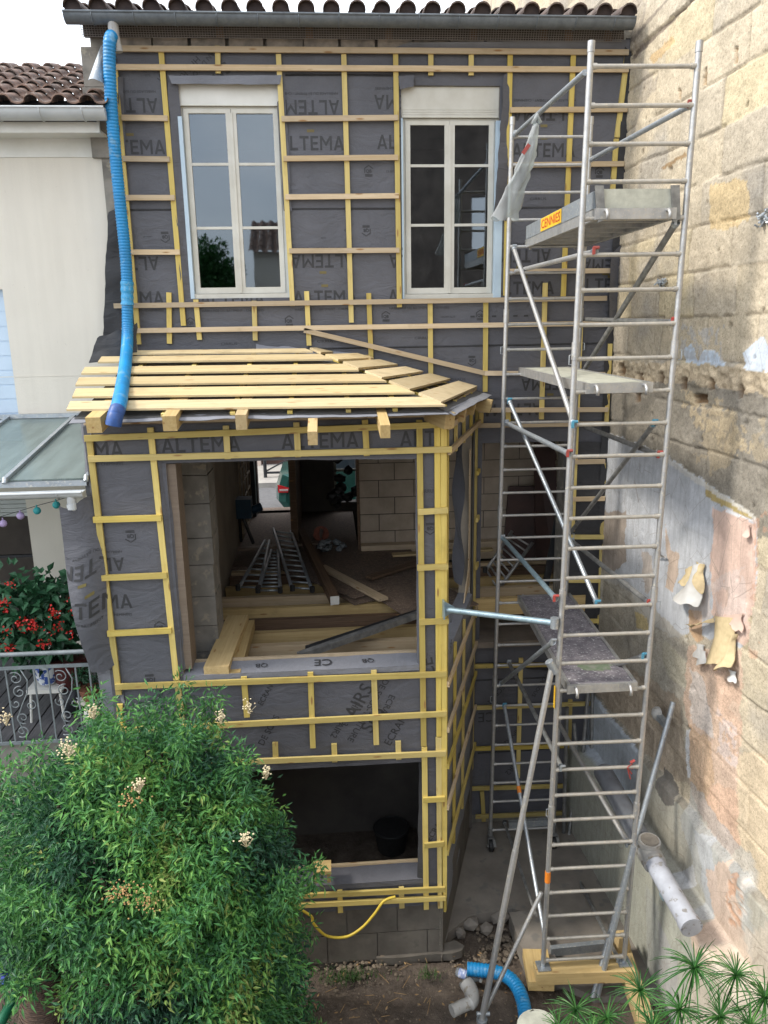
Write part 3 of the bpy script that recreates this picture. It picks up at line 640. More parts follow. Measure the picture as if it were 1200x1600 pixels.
for x,y,l,a,mt,lb in ((.9,9.4,1.2,.9,'brown','short dark board lying crosswise on the chipboard near the partition'),(.2,8.9,1.5,-.5,'pale','pale loose board lying on the chipboard beside the slanting timber'),(1.2,9.0,1.0,.3,'ply','grey loose board at the right of the open floor'),(-.7,10.6,1.3,1.4,'ply','grey board lying along the hall floor behind the ladders'),(1.5,10.0,1.4,1.5,'yel2','yellow board lying at the foot of the block partition')):
    d=V(math.sin(a),math.cos(a),0)*l/2; mb=MB().beam(V(x,y,-3.07)-d,V(x,y,-3.07)+d,.12,.03); tag(mb.build('loose_board',M[mt]),lb,'board','loose boards on the open floor')
# basement and lining of the extension interior
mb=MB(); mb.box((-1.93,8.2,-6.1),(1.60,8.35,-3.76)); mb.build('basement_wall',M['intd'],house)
# ================================================================== EXTENSION
ext=thing('house_extension',(-.3,BY+.4,GZ),'low timber extension with big unglazed opening and half boarded hipped roof','extension')
XL,XR=-1.985,.965
O1=(-1.36,.745,aY(650,1040,BY)[2],aY(650,713,BY)[2]); O2=(-1.25,.80,aY(660,1373,BY)[2],aY(660,1190,BY)[2])
ZT=aY(500,655,BY)[2]
ZF=aY(600,1418,BY)[2]
mb=MB(); wallbox(mb,XL,XR-.003,ZF,ZT,BY+.01,BY+.16,[O1,O2]); mb.box((XL,BY+.165,ZF),(XL+.12,FY,ZT)); mb.build('front_wall',simple('lining_board',(.30,.25,.20),(.20,.165,.13),4,.85,bs=.2),ext)
mb=MB(); sheet(mb,V(0,BY-.004,0),(1,0,0),XL-.01,XR,ZF,ZT-.01,[O1,O2],(0,-1,0),.045,.009)
def wb(p):
    p=np.array(p); p[:,1]=BY-.0065-wrinkle(p[:,0],p[:,2],.009); return p
def BA(x,y): return aY(x,y,BY)
CLIP=(lambda P:P[:,[0,2]],([O1,O2],(XL,XR,ZF,ZT)),lambda v:np.stack([v[:,0],np.full(len(v),BY),v[:,1]],1))
wB=BA(375,692)[0]-BA(252,692)[0]
for x,y,r,w in [(130,703,0,1),(314,694,0,1),(500,688,0,1),(684,684,0,1.),(139,883,180,.92),(147,941,0,1)]: altema(mb,BA(x,y),EX,EZ,wB*w,r,True,wb)
for x,y,r in [(204,837,180),(234,1061,180),(250,980,0),(672,825,180),(147,838,0)]: qb(mb,BA(x,y),EX,EZ,.075,r,wb)
for x,y,s,r,h in [(668,767,'CIRRUS',0,.03),(668,1043,'CE',100,.12),(604,1105,'ECRAN',245,.06),(575,1110,'DE SOUS-TOITURE',240,.06),(548,1115,'HPV R3',240,.06),(527,1140,'AIR2',240,.06),
                  (585,1125,'Sup',60,.17),(618,1140,'ECRAN',60,.075),(250,1085,'ECRAN',60,.05),(415,1085,'ECRAN',60,.05),(560,1095,'AIRS',60,.13),(680,1295,'ECRAN',60,.06),(420,1140,'DE SOUS',60,.06)]:
    put(mb,s,BA(x,y),EX,EZ,h,r,None,.008,1,wb)
mb.build('membrane',[M['mem'],M['ink'],M['inky']],ext,smooth=True); CLIP=None
# splayed right side
P1=V(XR,BY,0);P2=V(1.63,FY,0);e=unit(P2-P1);n=V(e[1],-e[0],0);LS=np.linalg.norm(P2-P1)
SO=(.12,1.86,-3.02,-1.12)
mb=MB()
for a,b,c,d in cells(0,LS-.02,ZF-.5,ZT+.05,[SO]):
    q=P1-n*.08; mb.beam(q+e*a+EZ*(c+d)/2,q+e*b+EZ*(c+d)/2,.13,d-c,(0,0,1))
mb.build('side_wall',M['plaster'],ext)
mb=MB(); sheet(mb,P1+n*.004,e,0,LS,ZF-.25,ZT-.01,[SO],n,.045,.008)
def ws(p):
    p=np.array(p); s=(p-P1)@e; z=p[:,2]; return P1+np.outer(s,e)+np.outer(.0065+wrinkle(s,z,.008),n)+np.outer(z,EZ)
def SA(x,y): return aP(x,y,P1,n)
for x,y,s,r,h in [(704,960,'CE',60,.1),(703,1010,'QB',60,.09),(708,1250,'ECRAN',60,.1),(716,1190,'AIR',60,.1)]: put(mb,s,SA(x,y),e,EZ,h,r,None,.008,1,ws)
mb.build('side_membrane',[M['mem'],M['ink'],M['inky']],ext,smooth=True)
def bs(s0,z0,s1,z1,layer,mt,w=BW):
    o=n*(.012+BT/2+BT*layer); mb=MB().beam(P1+e*s0+EZ*z0+o,P1+e*s1+EZ*z1+o,w,BT,n); return mb.build('batten',M[mt],ext)
for s in (.03,.55,1.15,1.95): bs(s,ZF-.1 if s in(.03,) else -5.3,s,-3.05 if s in(.55,1.15) else ZT,0,'yel')
for s in (.5,1.0,1.5): bs(s,ZT-.02,s,-1.15,0,'yel')
for z,mt in ((-.86,'pale'),(-1.075,'pale'),(-3.22,'pale'),(-3.68,'brown'),(-4.06,'yel'),(-4.5,'brown'),(-5.0,'yel')): bs(-.02,z,2.02,z,1,mt if mt!='brown' else 'pale')
for y in (740,812,884,956): 
    z=SA(738,y)[2]; bs(1.86,z,2.02,z,1,'yel')
# sill, jamb linings and torn membrane of the side opening
mb=MB()
for z in (SO[2],): mb.beam(P1+e*SO[0]-n*.07+EZ*(z+.004),P1+e*SO[1]-n*.07+EZ*(z+.004),.16,.012,(0,0,1))
mb.build('side_sill',M['meml'],ext)
mb=MB(); q=P1+e*1.80-n*.02
mb.prism([q+EZ*-1.35,q+e*.09+EZ*-1.35,q+e*.09+EZ*-2.9,q-e*.35+EZ*-2.98,q-e*.02+EZ*-2.7,q+e*.02+EZ*-2.1,q-e*.01+EZ*-1.8],-n*.012)
mb.build('torn_board',M['pale'],ext)
mb=MB(); P=np.array([[P1+e*(1.50+.16*u+.02*math.sin(v*9))-n*(.05+.12*u+.02*math.sin(v*13+u*3))+EZ*(-1.15-1.65*v) for v in np.linspace(0,1,24)] for u in np.linspace(0,1,6)])
mb.grid(P); mb.grid(P-n*.004,flip=True)
mb.build('hanging_membrane',M['mem'],ext,smooth=True)
# front battens
for a,b in [((140,688),(186,1085)),((235,668),(276,1062)),((277,1064),(285,1130)),((353,665),(356,717)),((463,660),(466,714)),((570,656),(573,712)),((655,656),(662,1165)),((663,1166.5),(666,1420)),
            ((683,660),(686,1150)),((685,1152),(688,1418)),((693,668),(694,1402)),((485,1050),(489,1168)),((584,1047),(588,1163)),((522,1162),(523,1190)),((622,1158),(623,1186)),((381,1057),(386,1120)),
            ((531,1391),(532,1425)),((627,1386),(628,1418)),((430,1160),(431,1192)),((187,1100),(196,1300))]: batten_y(ext,a,b,BY,0,'yel')
for a,b in [((132,685),(702,663)),((138,717),(706,702)),((180,1073),(698,1053)),((186,1141),(698,1115)),((200,1198),(697,1177)),((300,1408),(695,1389)),((300,1423),(696,1403)),
            ((146,812),(252,809)),((158,903),(261,899)),((168,990),(268,985)),((653,800),(700,797)),((652,887),(700,885)),((655,972),(701,970)),((661,1250),(695,1248)),((663,1321),(694,1318))]: batten_y(ext,a,b,BY,1,'yel')
# lower sill and upper sill covered with membrane
def sill(x0,x1,z,y0,y1,name,mt,text=()):
    mb=MB(); P=np.array([[[x,y0+(y1-y0)*v,z+.012*fbm(x*5,v*3)+.03*v] for v in np.linspace(0,1,6)] for x in np.linspace(x0,x1,60)]); mb.grid(P)
    Q=np.array([[[x,y0-.003,z+.012*fbm(x*5,0)-.05*v] for v in np.linspace(0,1,3)] for x in np.linspace(x0,x1,60)]); mb.grid(Q,flip=True)
    for s,x,h,r in text: put(mb,s,V(x,(y0+y1)/2,z+.03),EX,unit(V(0,1,.15)),h,r,None,.01,1)
    return mb.build(name,[M[mt],M['ink']],ext,smooth=True)
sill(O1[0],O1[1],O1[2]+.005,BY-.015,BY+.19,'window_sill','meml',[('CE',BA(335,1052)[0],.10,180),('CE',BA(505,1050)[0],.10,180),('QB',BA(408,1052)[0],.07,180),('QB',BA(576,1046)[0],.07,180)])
sill(O2[0],O2[1],O2[2]+.005,BY-.015,BY+.19,'basement_sill','mem')
for lo,hi in (((O1[0],BY+.195,O1[2]+.02),(O1[1],BY+.225,O1[2]+.06)),((O2[0],BY+.195,O2[2]+.01),(O2[1],BY+.225,O2[2]+.06)),((O1[0]+.002,BY+.02,O1[2]+.06),(O1[0]+.075,BY+.26,O1[3]-.01))): mb=MB(); mb.box(lo,hi); mb.build('opening_trim',M['pale'] if lo[2]<O1[2]+.05 else M['ply'],ext)
# torn membrane curtain at the left jamb and along the head
for nm,pts,yy,mt in [('jamb_membrane',[(246,716),(262,718),(290,1045),(278,1050)],[6.37,6.42,6.42,6.37],'mem'),('jamb_membrane',[(649,712),(656,712),(658,1040),(652,1040)],[6.42,6.38,6.38,6.42],'mem'),
        ('head_membrane',[(245,708),(655,700),(655,716),(247,722)],[6.38]*4,'mem'),('jamb_membrane',[(655,1185),(664,1185),(664,1385),(652,1370)],[6.44,6.38,6.38,6.40],'memd')]:
    flap(nm,pts,yy,mt,ext,.012,6 if 'jamb' in nm else 40,30 if 'jamb' in nm else 4)
# loose membrane flap hanging at the left corner
F4=[(92,790),(150,780),(190,1040),(142,1052)]
cP=[aY(*p,y) for p,y in zip(F4,[6.30,6.39,6.39,6.28])]
def fl(u,v): 
    p=(cP[0]*(1-u)+cP[1]*u)*(1-v)+(cP[3]*(1-u)+cP[2]*u)*v
    return p+V(0,-.05*math.sin(u*math.pi)*(1-.3*v)+.025*math.sin(v*7+u*2),0)+V(-.05*(1-u)*math.sin(v*3.1),0,(-.07*math.sin(u*6)*(1-v)*.5 - .05*v*math.sin(u*5)*u))
mb=MB(); P=np.array([[fl(u,v) for v in np.linspace(0,1,34)] for u in np.linspace(0,1,14)]); mb.grid(P,0); mb.grid(P+V(0,.003,0),0,flip=True)
def _uv(P): x=P[:,0];v=(-P[:,2]-785)/261; xl=92+50*v; xr=150+40*v; return np.stack([(x-xl)/(xr-xl),v],1)
CLIP=(_uv,([],(.02,.99,.02,.98)),lambda q:q); _lf=lambda q:np.array([fl(u,v)+V(0,-.006,0) for u,v in (q if q.shape[1]==2 else _uv(q))])
altema(mb,V(136,0,-885),EX,EZ,113,180,True,_lf); altema(mb,V(147,0,-943),EX,EZ,120,0,True,_lf); CLIP=None
mb.build('membrane_flap',[M['mem'],M['ink'],M['inky']],ext,smooth=True)
# edge of membrane turned round the left corner, under the flap
flap('corner_membrane',[(126,650),(140,650),(190,1085),(160,1085)],[6.5,6.385,6.385,6.5],'mem',ext,.02,6,40)
flap('corner_membrane',[(150,1040),(190,1040),(198,1130),(162,1130)],[6.45,6.39,6.39,6.5],'meml',ext,.02,6,10)
# wall plate and header over the opening
mb=MB(); mb.box((XL,BY-.01,ZT+.0),(XR-.03,BY+.15,ZT+.07)); mb.beam(P1-n*.06+EZ*(ZT+.035),P2-n*.06+EZ*(ZT+.035),.12,.07); mb.build('wall_plate',M['pale'],ext)
# roof planes
rA=aY(300,640,6.15); rB=aY(300,544,8.36); sl=(rB[2]-rA[2])/(8.36-6.15)
def RP(x,y,off=0):   # pixel -> front roof plane
    return aP(x,y,rA,(0,-sl,1))+V(0,-sl,1)*off
H0,E1=RP(475,543),RP(688,632); E2=aY(745,606,8.33)
ns=unit(np.cross(E2-E1,H0-E1)); ns=ns if ns[2]>0 else -ns
def RS(x,y): return aP(x,y,E1,ns)
# rafters
zt=lambda y:rA[2]+(y-rA[1])*sl
RX=[(145,5.98,.112,652,677),(264,5.97,.105,650,674),(376,5.97,.085,648,672),(488,5.70,.072,674,696),(602,5.74,.075,664,685)]
for px,ye,w,ya,yb in RX:
    A=aY(px,ya,ye);B=aY(px,yb,ye); h=A[2]-B[2]; x=A[0]; zc_=(A[2]+B[2])/2
    mb=MB().beam((x,ye,zc_),(x,FY,zt(FY)-.11-h/2),w,h,(0,0,1)); mb.build('rafter',M['yel2'],ext)
for a,b,w in [((705,645),(742,652),.11)]: pass
def raf(pe,pi,w,h): mb=MB().beam(V(*pe),V(*pi),w,h,(0,0,1)); mb.build('rafter',M['yel2'],ext)
he=aY(703,668,6.18); he[2]=aY(703,658,6.18)[2]; raf(he,H0-EZ*.15,.10,.13)
for px,py,yy in ((727,643,6.75),(742,633,7.3),(768,630,7.9)):
    pe=aY(px,py+5,yy); d=-V(n[0],n[1],0); raf(pe,pe+d*1.0+EZ*.20,.10,.13)
# under-roof membrane
off=.035
def quadsheet(c,name,mt,nu=30,nv=20,amp=.008):
    u=np.linspace(0,1,nu)[:,None,None]; v=np.linspace(0,1,nv)[None,:,None]; P=(c[0]*(1-u)+c[1]*u)*(1-v)+(c[3]*(1-u)+c[2]*u)*v
    P=P.copy(); P[...,2]+=(fbm(P[...,0]*5,P[...,1]*5,3)-.5)*amp*2
    mb=MB(); mb.grid(P); mb.grid(P-EZ*.004,flip=True); return mb.build(name,M[mt],ext,smooth=True)
fe=V(0,-.05,-.05*sl-.045)
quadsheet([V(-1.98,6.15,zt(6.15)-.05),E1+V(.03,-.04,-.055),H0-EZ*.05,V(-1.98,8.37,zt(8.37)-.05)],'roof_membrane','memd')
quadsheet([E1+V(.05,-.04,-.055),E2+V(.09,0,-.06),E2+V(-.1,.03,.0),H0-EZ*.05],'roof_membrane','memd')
quadsheet([V(-2.0,6.07,zt(6.07)-.055),E1+V(.06,-.10,-.07),E1+V(.04,0,-.052),V(-2.0,6.2,zt(6.2)-.052)],'membrane_edge','meml',60,4,.012)
quadsheet([E1+V(.10,-.07,-.08),E2+V(.16,-.03,-.08),E2+V(.08,0,-.05),E1+V(.04,0,-.05)],'membrane_edge','meml',60,4,.012)
quadsheet([aY(400,538,8.37),aY(560,552,8.37),aY(560,585,8.2),aY(400,560,8.2)],'membrane_edge','meml',20,8,.02)
# counter battens under the boards
for px in (152,255,362,452,545,615):
    b0=RP(px+ (0 if px<600 else 5),642,0); mb=MB(); x=b0[0]
    top=8.33 if x<H0[0] else max(6.25,E1[1]+(H0[1]-E1[1])*((E1[0]-x)/(E1[0]-H0[0])))
    mb.beam((x,6.13,zt(6.13)-.035),(x,top,zt(top)-.035),.04,.026,(0,0,1)); mb.build('counter_batten',M['yel'],ext)
for t in (.12,.36,.6,.82):
    a=E1*(1-t)+E2*t; b=a+(H0-E1)*.9*(1-t*.9); mb=MB().beam(a-ns*.035,b-ns*.035,.04,.026,ns); mb.build('counter_batten',M['yel'],ext)
# boards
rows=[(626,639,104,688),(606,619,113,640),(589,600.5,118,592),(572.5,582.5,127,548),(557,565.5,153,510),(547.5,552.5,157,478)]
for y0,y1,xl,xr in rows:
    def edge(y,x): return y-(x-400)*.012
    hx=lambda y:(y-543)/(632-543)*(688-475)+475
    a=RP(xl,edge(y1,xl)); b=RP(xl+6,edge(y0,xl)); c=RP(hx(y0-2)-4,edge(y0,hx(y0))); d=RP(hx(y1-2)-4,edge(y1,hx(y1)))
    k=random.uniform(-.004,.004)
    mb=MB(); poly=np.array([a,d,c,b])+EZ*k; o=random.random()*40
    v=np.vstack([poly+EZ*.0,poly+EZ*.016]); lc=np.stack([v[:,0]+o,v[:,1]*1.0,v[:,2]],1)
    mb.add(v,[(3,2,1,0),(4,5,6,7),(0,1,5,4),(1,2,6,5),(2,3,7,6),(3,0,4,7)],0,lc); mb.build('roof_board',M['board'],ext)
sd=unit(E2-E1); up=(H0-E1)
for t0,t1 in ((.0,.13),(.185,.32),(.37,.49),(.54,.66),(.70,.81),(.85,.95)):
    L=lambda t:E2+(V(H0[0]+.25,H0[1],H0[2])-E2)*t
    a=E1+up*t0+sd*.01;d=E1+up*t1+sd*.01;b=L(t0);c=L(t1)
    if t0>.8: b=a+sd*.55; c=d+sd*.5
    mb=MB(); poly=np.array([a,b,c,d]); o=random.random()*40; v=np.vstack([poly,poly+ns*.022]); lc=np.stack([(v-E1)@sd+o,(v-E1)@unit(up),v[:,2]],1)
    mb.add(v,[(3,2,1,0),(4,5,6,7),(0,1,5,4),(1,2,6,5),(2,3,7,6),(3,0,4,7)],0,lc); mb.build('roof_board',M['board'],ext)
# concrete block footing; the shadow at its base is painted into the darker colour
mb=MB(); mb.box((XL,BY+.03,-6.4),(XR-.02,BY+.2,ZF+.04),0)
x=XL; z=ZF-.01
for j,(z0,z1) in enumerate([(ZF-.30,ZF+.03),(ZF-.62,ZF-.305)]):
    x=XL-.2*j
    while x<XR-.05:
        b=min(x+.50,XR-.01); mb.box((max(x,XL)+.004,BY+.01+j*.0-.005*random.random(),z0+.004),(b-.004,BY+.1,z1-.004),0); x+=.50
mb.beam(P1-n*.06+EZ*(ZF-.35),P2-n*.06+EZ*(ZF-.35),.13,.80,(0,0,1),0)
mb.build('block_footing',simple('shaded_block',(.17,.15,.125),(.095,.083,.07),3,.9,bs=.6,dist=.008,c3=(.12,.11,.09),s3=7),ext)
mb=MB(); mb.prism([(.30,BY-.02,-6.26),(.55,BY-.035,-6.26),(.8,BY-.02,-6.26),(XR+.10,BY-.03,-6.26),(XR+.20,BY+.0,-6.26),(XR+.24,BY+.06,-6.26),(XR+.15,BY+.14,-6.26),(XR+.02,BY+.1,-6.26),(.30,BY+.05,-6.26)],(0,0,.085)); mb.build('footing_ledge',bpy.data.materials['shaded_block'],ext)
# ================================================================== OLD STONE PARTY WALL (right)
XW=lambda Y:3.13-.045*(Y-8.4)
def WPt(x,y,off=0): return aP(x,y,V(3.13-off,8.4,0),(1,.045,0))
def wz(poly,off=0): return [tuple(WPt(px,py,off)[1:]) for px,py in poly]
ys=np.concatenate([np.arange(1.5,5.2,.06),np.arange(5.2,8.45,.0125),np.arange(8.45,14.6,.05)])
zs=np.concatenate([np.arange(-6.5,-1.6,.0145),np.arange(-1.6,3.4,.015),np.arange(3.4,6.0,.05)])
Yg,Zg=np.meshgrid(ys,zs,indexing='ij')
nz=fbm(Yg*7,Zg*7,4); n2=fbm(Yg*23+9,Zg*23,3); n3=fbm(Yg*2.1+40,Zg*2.1+3,4); n4=fbm(Yg*60,Zg*60+7,2)
jy=Yg+(fbm(Yg*2,Zg*2+20,2)-.5)*.10; jz=Zg+(fbm(Yg*1.5+70,Zg*3,3)-.5)*.07
ch=.37; cr=np.floor(jz/ch); cl=.60+.30*_L[(cr.astype(int))%256,7]; bo=_L[(cr.astype(int))%256,91]
bx=jy/cl+bo*1.7; bi=np.floor(bx); dz=np.abs(jz/ch-np.round(jz/ch))*ch; dy=np.abs(bx-np.round(bx))*cl; dj=np.minimum(dz,dy)
bh=_L[(cr.astype(int)*7+3)%256,(bi.astype(int)*13+5)%256]; bh2=_L[(cr.astype(int)*3+8)%256,(bi.astype(int)*5+1)%256]
_jp=inpoly(Yg,Zg,wz([(930,672),(1042,713),(1186,812),(1160,1010),(1150,1200),(1150,1640),(930,1640)])); joint=np.clip(1-dj/(.007+.014*n2),0,1)**.7*(n3>.36)*np.where(_jp,.35,1.)
C=np.zeros(Yg.shape+(3,)); c0=np.array([.545,.465,.345]);c1=np.array([.455,.40,.32]);c2=np.array([.57,.48,.31])
C[:]=c0*(1-bh[...,None])+c1*bh[...,None]; C+= (c2-C)*np.clip((bh2-.72)*3,0,1)[...,None]
C*= (.84+.32*nz)[...,None]; C+= (np.array([.36,.33,.29])-C)*(np.clip((n3-.55)*4,0,.7))[...,None]
C=C*(1-joint[...,None]*.34)
D=-(joint*.02)+(nz-.5)*.014+(n2-.5)*.010+(bh-.5)*.016+(n4-.5)*.006
KT=np.ones(Yg.shape)
def zone(poly,col,a=1.,off=0,jag=.05,flat=None,blend=None,thick=0,tex=.12):
    global C,D,KT
    py=Yg+(fbm(Yg*9+3,Zg*9+5,3)-.5)*jag*2+(n4-.5)*jag*.5; pz=Zg+(fbm(Yg*9+33,Zg*9+15,3)-.5)*jag*2
    m=inpoly(py,pz,wz(poly,off)); 
    if blend is not None: m=m&(blend)
    k=m.astype(float)*a; col=np.array(col); tt=(1-tex+2*tex*nz)
    C+= (col*tt[...,None]-C)*k[...,None]
    if flat is not None: D=np.where(m,D*(1-flat)+thick,D); KT=np.where(m,1-flat,KT)
    elif a>.85 and tex<.2: KT=np.where(m,np.minimum(KT,.45),KT)
    return m
# soot-dark band and rubble course
zone([(900,572),(1215,590),(1215,850),(1150,815),(1040,715),(960,682),(900,665)],(.205,.190,.165),.80,jag=.09,tex=.35)
zone([(1110,640),(1200,660),(1215,840),(1130,765),(1090,700)],(.36,.30,.21),.7,jag=.16,blend=n3>.45)
zone([(900,558),(1215,578),(1215,618),(1060,596),(900,600)],(.50,.41,.29),.85,jag=.05,tex=.35)
D=np.where(inpoly(Yg,Zg,wz([(900,558),(1215,578),(1215,622),(1060,600),(900,602)])),D+(n2-.5)*.05,D)
zone([(1060,608),(1140,640),(1180,700),(1150,720),(1100,680)],(.48,.39,.26),.7,jag=.10,blend=n2>.45)
for x,y in ((972,578),(1000,592),(1033,590),(1068,600),(1111,600),(1158,612),(1095,623),(996,620)):
    w,h=(5,9) if x!=1095 else (11,7)
    m=zone([(x-w,y-h),(x+w,y-h),(x+w,y+h),(x-w,y+h)],(.16,.10,.055),.9,jag=.012); D=np.where(m,D-.06,D)
# light blue paint left on the stone
zone([(1068,545),(1080,535),(1090,560),(1100,548),(1120,552),(1135,575),(1110,570),(1072,566)],(.52,.60,.70),.95,flat=.7,jag=.03)
zone([(1060,512),(1130,512),(1128,572),(1066,560)],(.44,.44,.45),.6,jag=.06,blend=n2>.5)
zone([(1160,555),(1180,530),(1215,540),(1215,580),(1165,577)],(.56,.62,.70),.95,flat=.7,jag=.04)
# ochre stones, scars
zone([(1110,290),(1168,280),(1170,345),(1150,355),(1108,360)],(.58,.44,.24),.75,jag=.04)
zone([(1015,90),(1050,55),(1056,62),(1020,100)],(.55,.36,.16),.6,jag=.03)
zone([(1032,262),(1070,238),(1075,243),(1036,265)],(.30,.19,.09),.8,jag=.012)
for q in ([(1147,74),(1152,73),(1152,98),(1147,98)],[(1100,110),(1104,108),(1104,132),(1098,132)],[(1059,140),(1063,140),(1063,155),(1059,155)]):
    m=zone(q,(.36,.22,.10),.9,jag=.008); D=np.where(m,D-.05,D)
zone([(985,0),(1010,0),(1000,90),(1030,120),(1000,180),(985,240)],(.32,.28,.24),.5,jag=.1,blend=nz>.45)
for k in range(70):   # small pits
    yy,zz=random.uniform(5.4,8.2),random.uniform(-4,3.2); r=random.uniform(.012,.035); m=((Yg-yy)**2+((Zg-zz)*1.6)**2)<r*r; D[m]-=.018; C[m]*=.6
# old roof line scar climbing to the upper right
zone([(985,86),(1085,-6),(1092,-6),(990,94)],(.14,.11,.09),.8,jag=.012); D=np.where(inpoly(Yg,Zg,wz([(985,86),(1085,-6),(1091,-6),(989,92)])),D-.02,D)
zone([(985,62),(1045,-6),(1049,-6),(987,68)],(.18,.15,.13),.6,jag=.012)
# painted room wall of the vanished room
paint=zone([(930,672),(965,681),(1042,713),(1100,750),(1186,812),(1181,905),(1170,985),(1160,1010),(1120,1000),(1085,985),(1060,1000),(1035,985),(1000,950),(985,925),(930,900)],(.50,.52,.56),.92,flat=.75,jag=.04,tex=.16,thick=.004)
zone([(1116,790),(1183,815),(1180,900),(1172,990),(1165,1010),(1140,995),(1112,960),(1112,880)],(.64,.45,.36),.88,jag=.05,tex=.14)
zone([(1112,910),(1165,880),(1168,980),(1150,985),(1120,960)],(.60,.50,.46),.6,jag=.08,blend=nz>.42)
zone([(1102,752),(1112,762),(1181,806),(1180,814),(1140,795),(1104,776)],(.44,.34,.14),.95,jag=.012)
zone([(1135,796),(1183,812),(1183,818),(1136,800)],(.72,.72,.74),.9,jag=.006)
zone([(1030,715),(1045,716),(1185,808),(1183,813),(1100,762),(1040,722)],(.62,.60,.56),.8,jag=.015)
zone([(940,800),(980,800),(978,880),(940,905)],(.36,.29,.23),.85,jag=.05,tex=.3)
zone([(1040,820),(1050,860),(1062,865),(1060,900),(1052,925),(1040,920),(1045,880),(1040,850)],(.52,.40,.31),.9,jag=.03)
zone([(1076,952),(1098,955),(1098,1000),(1090,1005),(1078,985)],(.50,.33,.20),.9,jag=.012)
zone([(1003,860),(1018,868),(1020,925),(1008,930)],(.45,.38,.32),.8,jag=.04)
zone([(1060,910),(1120,910),(1120,1000),(1090,1010),(1070,980)],(.58,.48,.42),.5,jag=.08,blend=n3>.42)
# weathered area under the paint
zone([(930,880),(1000,930),(1075,1000),(1085,1090),(1040,1100),(960,1030),(930,1000)],(.43,.395,.335),.8,jag=.06,tex=.28)
zone([(993,955),(1012,965),(1015,985),(995,982)],(.55,.43,.20),.8,jag=.02)
zone([(1040,1000),(1080,1040),(1085,1085),(1060,1070),(1035,1040)],(.48,.44,.34),.7,jag=.05)
zone([(960,1030),(1060,1090),(1080,1230),(1040,1210),(930,1080)],(.42,.34,.26),.8,jag=.05,tex=.3)
zone([(1075,1010),(1160,1010),(1158,1100),(1150,1330),(1085,1220),(1070,1100)],(.60,.44,.34),.88,jag=.05,tex=.2)
zone([(1110,1030),(1160,1060),(1155,1200),(1130,1150)],(.56,.38,.28),.5,jag=.10,blend=nz>.45,tex=.3)
zone([(1078,1040),(1100,1060),(1115,1150),(1080,1130)],(.60,.56,.53),.7,jag=.06)
zone([(1120,1100),(1150,1140),(1150,1200),(1122,1180)],(.60,.52,.50),.6,jag=.06,blend=n2>.42)
zone([(1075,1130),(1112,1160),(1122,1330),(1080,1240)],(.60,.42,.28),.85,jag=.06,tex=.3)
zone([(1072,1140),(1078,1140),(1078,1215),(1073,1215)],(.66,.66,.67),.85,jag=.012)
zone([(1150,1180),(1215,1180),(1215,1600),(1150,1560),(1145,1400)],(.62,.50,.35),.75,jag=.08,tex=.2)
zone([(1120,1220),(1150,1240),(1155,1330),(1135,1350),(1090,1260)],(.60,.41,.30),.82,jag=.05,tex=.3)
for q in ([(1175,800),(1200,800),(1200,828),(1180,830)],[(1180,830),(1188,830),(1185,880),(1177,900)],[(1172,910),(1182,915),(1178,940),(1170,935)],[(1170,1000),(1184,1002),(1182,1030),(1172,1025)]):
    zone(q,(.48,.28,.19),.5,jag=.05,blend=n2>.5)
# stepped lower wall
stepA=np.clip((-4.42+(nz-.5)*.10-Zg)/.06,0,1); stepB=np.clip((-5.08+(n3-.5)*.05-Zg)/.05,0,1)
OFF=stepA*.055+stepB*.25
lowA=(stepA>.5)&(Zg>-5.10); lowB=Zg<-5.10
C[lowA]+= (np.array([.37,.37,.33])-C[lowA])*.75; D[lowA]*=.35
KT[lowA]=.4; KT[lowB]=.35
C[lowB]+= (np.array([.40,.41,.355])*(1-.15*n3[lowB])[:,None]-C[lowB])*.90; D[lowB]*=.25
e1=(stepA>.02)&(stepA<.98); C[e1]=np.array([.30,.27,.22])*(.7+.6*n2[e1])[:,None]
m=(Yg>7.0)&lowA; C[m]+= (np.array([.48,.53,.60])-C[m])*.85
zone([(1055,1225),(1150,1350),(1160,1500),(1120,1480),(1075,1380),(1050,1290)],(.40,.41,.41),.55,off=.15,jag=.06)
zone([(1055,1365),(1075,1350),(1082,1385),(1068,1390)],(.54,.55,.58),.7,off=.1,jag=.03)
zone([(1078,1300),(1100,1310),(1120,1420),(1100,1440)],(.46,.48,.52),.5,off=.1,jag=.05)
zone([(1085,1360),(1120,1350),(1155,1500),(1120,1520),(1100,1430)],(.56,.42,.33),.8,off=.15,jag=.05)
m=zone([(1128,1370),(1150,1365),(1152,1450),(1128,1440)],(.50,.28,.17),.65,off=.1,jag=.06,blend=n2>.48); D=np.where(m,D-.02*n2,D)
zone([(1150,1360),(1156,1360),(1154,1450),(1148,1450)],(.66,.64,.6),.7,off=.1,jag=.012)
zone([(1030,1200),(1050,1225),(1055,1258),(1040,1260),(1025,1230)],(.15,.14,.13),.9,off=.05,jag=.03)
zone([(1010,1380),(1030,1420),(1030,1560),(1012,1530)],(.37,.38,.36),.6,off=.3,jag=.02)
zone([(1030,1440),(1060,1500),(1060,1600),(1030,1600)],(.40,.39,.40),.6,off=.3,jag=.02)
zone([(1090,1480),(1215,1400),(1215,1620),(1060,1620)],(.57,.48,.39),.55,off=.3,jag=.08)
C=np.clip(C,.02,.8)
P=np.stack([XW(Yg)-OFF-D,Yg,Zg],-1)
cc=np.concatenate([C,KT[...,None]],-1)
mb=MB(); mb.grid(P,0,col=cc,flip=True)
k=np.ones((8,4)); bl=[(3.6,1.5,-6.5),(4.0,1.5,-6.5),(4.0,14.6,-6.5),(3.6,14.6,-6.5)]
c=mb.n
x0,x1=3.5,4.0
vv=[]
